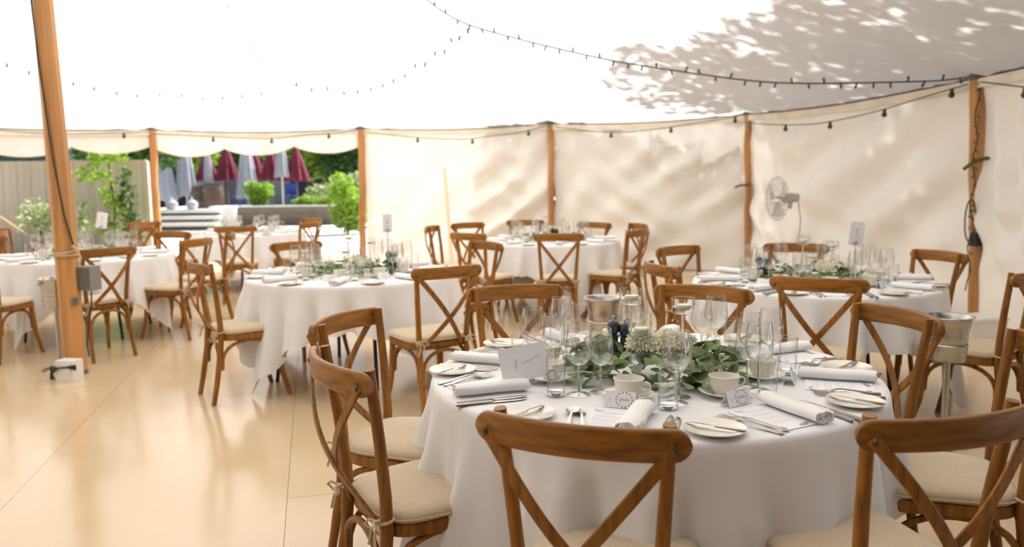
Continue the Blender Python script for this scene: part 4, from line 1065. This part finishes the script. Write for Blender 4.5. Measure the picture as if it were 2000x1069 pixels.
tree('shrub', 'low green plants along the planter', -6.8, 28.4, [(0, 0, .80, .9, .25, .22), (.8, 0, .85, .5, .25, .32), (-.6, 0, .8, .4, .25, .2)], 1100, .06, 'foliage2', 33, 0, 0, 'plants')
tree('shrub', 'small green plant left of the opening pole', -11.3, 24.6, [(0, 0, .9, .35, .3, .5)], 300, .08, 'foliage', 34, .02, .6, 'shrub')

# raised planter, timber boards
pl = thing('timber_planter', 'long timber planter box outside the opening', 'planter', (-7.72, 28.0, -.08))
pb = MB().box((0, 0, 0), (3.46, .05, .205)).mesh('board', 0)
for k in range(3): o = mobj('board', pb, M['planter'], pl); o.location = (0, -.4, .11 + .215 * k)
MB().box((0, 0, .30), (3.40, .74, .58)).obj('soil_bed', M['trunk'], pl); MB().box((0, -.40, .665), (3.5, .10, .04)).obj('coping', M['palestone'], pl)
pw = thing('pale_planter', 'pale rendered end block beside the timber planter', 'planter', (-9.86, 27.6, -.08)); MB().box((0, 0, .32), (.85, .7, .64)).obj('block', M['palestone'], pw); MB().box((0, 0, .66), (.9, .75, .05)).obj('coping', M['palestone'], pw)
stp = thing('garden_steps', 'white steps outside with dark risers', 'steps', (-10.35, 25.3, -.08))
for k in range(3):
    s_ = MB().box((0, .18 * k, .20 + .20 * k), (2.1, .36, .12)).obj('tread', M['palestone'], stp); MB().box((0, .06 + .18 * k, .09 + .20 * k), (2.0, .1, .16)).obj('riser', M['dark'], stp)
db = thing('planter_box', 'dark planter box left of the white steps', 'planter', (-11.75, 25.2, -.08)); MB().box((0, 0, .28), (.75, .6, .56)).obj('body', M['dark'], db); MB().box((0, 0, .58), (.8, .65, .05)).obj('coping', M['palestone'], db)
# closed umbrellas
def umbrella(x, y, top, bot, w, mat, label, seed):
    t = thing('garden_umbrella', label, 'umbrella', (x, y, -.08), 0, 'closed garden umbrellas'); R = random.Random(seed); z1, z0 = top + .08, bot + .08
    def f(u, v):
        a = 2 * pi * u; r = w * (.16 + .84 * v ** .75) * (1 + .22 * v * cos(8 * a + seed)) * .5
        return (r * cos(a), r * sin(a), z1 - (z1 - z0) * v + .03 * cos(8 * a) * v)
    mb = MB(); mb.grid(f, 64, 12, wrap=True); mb.obj('canopy', M[mat], t, 70)
    MB().tube([(0, 0, .05), (0, 0, z1 + .06)], .03, 8).obj('pole', M['palestone'] if mat == 'greyumb' else M['barrel'], t)
    MB().box((0, 0, .04), (.5, .5, .08)).obj('base', M['dark'], t)
    MB().tube([(w * .36 * cos(a), w * .36 * sin(a), z0 + (z1 - z0) * .45) for a in [2 * pi * k / 16 for k in range(17)]], .015, 5).obj('tie', M[mat], t)
for i, (x, y, tp, bt, w, mt, lb) in enumerate((
        (-13.2, 30.6, 3.4, .75, .80, 'greyumb', 'closed grey umbrella next to the opening pole'), (-12.55, 31, 3.5, .9, .75, 'greyumb', 'closed grey umbrella, second from the opening pole'),
        (-11.95, 31.6, 2.6, 1.5, .80, 'redumb', 'closed maroon umbrella at the far left, behind a grey one'), (-11.45, 30.4, 3.4, 1.1, .34, 'greyumb', 'thin closed grey umbrella crossing the leftmost maroon one'),
        (-10.95, 31, 2.78, 1.5, .80, 'redumb', 'closed maroon umbrella above the oak barrel'), (-10.25, 32.2, 2.6, 1.5, .75, 'redumb', 'closed maroon umbrella half hidden by a grey one'),
        (-10.02, 30.5, 3.3, .8, .78, 'greyumb', 'closed grey umbrella left of the lime bush'), (-9.25, 31, 2.60, 1.5, .80, 'redumb', 'closed maroon umbrella above the lime bush'),
        (-8.72, 30.6, 3.35, 1.6, .50, 'greyumb', 'narrow closed grey umbrella between two maroon ones'), (-8.26, 31, 2.68, 1.45, .86, 'redumb', 'rightmost closed maroon umbrella before the dark tree'))): umbrella(x, y, tp, bt, w, mt, lb, i)
def barrel(x, y, label, s_=1.0):
    t = thing('oak_barrel', label, 'barrel', (x, y, .42), 0, 'oak barrel tables'); n = 16
    for k in range(n):
        a0, a1 = 2 * pi * k / n + .02, 2 * pi * (k + 1) / n - .02; mb = MB()
        mb.grid(lambda u, v: ((.30 + .07 * sin(pi * v)) * s_ * cos(a0 + (a1 - a0) * u), (.30 + .07 * sin(pi * v)) * s_ * sin(a0 + (a1 - a0) * u), .95 * v * s_), 2, 8); mb.obj('stave', M['barrel'], t, 80)
    for zz in (.08, .28, .67, .87):
        r = (.303 + .07 * sin(pi * zz / .95)) * s_; MB().lathe([(r, (zz - .025) * s_), (r + .006, (zz - .025) * s_), (r + .006, (zz + .025) * s_), (r, (zz + .025) * s_)], 24).obj('hoop', M['dark'], t)
    MB().lathe([(0, .95 * s_), (.34 * s_, .95 * s_), (.34 * s_, .98 * s_), (0, .98 * s_)], 24).obj('top', M['barrel'], t)
barrel(-10.95, 29.6, 'oak barrel under the middle maroon umbrella'); barrel(-11.75, 30.2, 'oak barrel behind the grey umbrella at the left', .9)
ter = MB().box((0, 0, 0), (9, 6, .5)); o = ter.obj('raised_terrace', M['palestone'], None, 0); o.location = (-9.6, 32.2, .17); tag(o, kind='structure')
def bluechair(x, y, rz, label):
    t = thing('garden_chair', label, 'chair', (x, y, .42), rz, 'blue garden chairs')
    MB().box((0, 0, .44), (.46, .46, .04)).obj('seat', M['blue'], t); MB().box((0, .22, .72), (.46, .04, .42)).obj('backrest', M['blue'], t)
    for sx in (-1, 1):
        for sy in (-1, 1): MB().tube([(sx * .19, sy * .19, 0), (sx * .19, sy * .19, .43)], .016, 6).obj('leg', M['blue'], t)
for i, (x, y, r, lb) in enumerate(((-10.2, 33, .2, 'blue garden chair behind the oak barrel'), (-11.3, 33.2, -.3, 'blue garden chair between the barrels'), (-8.9, 32.2, 0, 'blue garden chair right of the lime bush'), (-12.2, 32.6, .5, 'blue garden chair between the grey umbrellas'))): bluechair(x, y, r, lb)
def pot(x, y, label):
    t = thing('garden_lantern', label, 'lantern', (x, y, .555), 0, 'pale garden lanterns on the steps'); MB().lathe([(0, 0), (.10, 0), (.19, .12), (.18, .24), (.09, .31), (.04, .33), (0, .33)], 18).obj('globe', pm('slate_glaze', (.36, .38, .43), .3), t); MB().tube([(0, 0, .32), (0, 0, .42)], .025, 8).obj('knob', M['palestone'], t)
pot(-10.9, 25.7, 'left of two round pale garden lanterns above the steps'); pot(-10.25, 25.68, 'right of two round pale garden lanterns above the steps')
gt = thing('guy_rope', 'pale guy rope running down outside at the left edge', 'rope', (-9.0, 13.2, 0)); q0, q1 = atd(-20, 410, 13.5), atd(28, 442, 14.6); o = Vector((-9.0, 13.2, 0)); MB().tube([q0 - o, q1 - o, (q1 + (q1 - q0) * 1.6) - o], .014, 6).obj('rope', M['rope'], gt)

# ------------------------------------------------------------------ trees on the sunny side whose shade falls on the canvas
def shade_tree(label, x, y, blobs, n, size, seed):
    t = thing('shade_tree', label, 'tree', (x, y, -.08), 0, 'trees outside the canvas walls')
    foliage('foliage', M['shade'], t, blobs, n, size, seed); MB().tube([(0, 0, 0), (.1, .1, 4), (0, 0, 8)], [.3, .22, .12], 10).obj('trunk', M['trunk'], t)
shade_tree('tall tree behind the right canvas walls, shading the roof', 8.0, 12.9, [(-1.6, 1.2, 8.4, 1.9, 1.5, 1.1), (0, 0, 8.6, 2.6, 2.4, 1.8), (-.6, -2.4, 8.4, 2.0, 1.6, 1.3), (1.5, 1.8, 8.0, 2.2, 1.8, 1.5)], 9000, .13, 50)
shade_tree('broad tree beyond the right edge, shading the roof', 8.2, 7.9, [(0, 0, 7.4, 2.6, 2.4, 2.2), (-1.6, 1.8, 7.6, 1.5, 1.3, .9), (-1.0, -2.4, 7.6, 2.0, 1.6, 1.4), (1, 2, 4.5, 2.2, 2.6, 2.2), (1, -2, 4, 2.2, 2.4, 2.2)], 8500, .14, 51)
shade_tree('unseen tree added beside the camera end to shade the roof', 7.2, 2.9, [(0, 0, 7.6, 3., 2.6, 2.4), (-2.6, .2, 8.4, 2.2, 2.0, 1.5), (-1, -2.6, 7.6, 2.6, 2.2, 2.0), (.5, 1, 4.2, 2.4, 2.8, 2.4)], 11000, .14, 52)  # added out of view to darken the roof over the camera end
shade_tree('unseen tree added behind the camera to shade the roof', 3.6, .2, [(-.5, 1.2, 7.8, 2.6, 1.8, 1.6), (-3, -.2, 8.0, 2.4, 2.0, 1.8), (0, -2.5, 6.5, 3, 2.2, 2.4)], 9000, .15, 53)  # another unseen crown, added so less light comes from behind the camera

def shade_hedge(label, a, b, n, off, h, seed):
    a, b = Vector(a), Vector(b); e = (b - a).normalized(); o = Vector((e.y, -e.x)) * off
    if o.dot((a + b) / 2 - KP) < 0: o = -o
    m = (a + b) / 2 + o; t = thing('shade_hedge', label, 'shade_hedge', (m.x, m.y, -.08), 0, 'trees outside the canvas walls'); L = (b - a).length; k = int(L / .6) + 1
    foliage('foliage', M['shade'], t, [((e * (L * (q / (k - 1) - .5))).x, (e * (L * (q / (k - 1) - .5))).y, h / 2, .62, .5, h / 2) for q in range(k)], n, .13, seed)
    MB().tube([(0, 0, 0), (0, 0, h * .8)], .06, 8).obj('trunk', M['trunk'], t)
shade_hedge('added unseen hedging that shades the middle canvas wall', (4.6, 12.4), (.75, 13.3), 9000, 1.3, 4.5, 54)  # added out of view to keep direct sun off the back canvas
hb = thing('shade_house', 'added unseen dark building blocking light behind the camera', 'building', (1.0, -4.7, -.08))  # unseen dark mass added to hold down light on the front of the nearest table
MB().box((0, 0, 3.2), (16, 5, 6.4)).obj('wall', pm('shade_house_wall', (.10, .06, .045), .9), hb); MB().box((0, 0, 6.6), (16.6, 5.8, .4)).obj('roof', M['black'], hb)
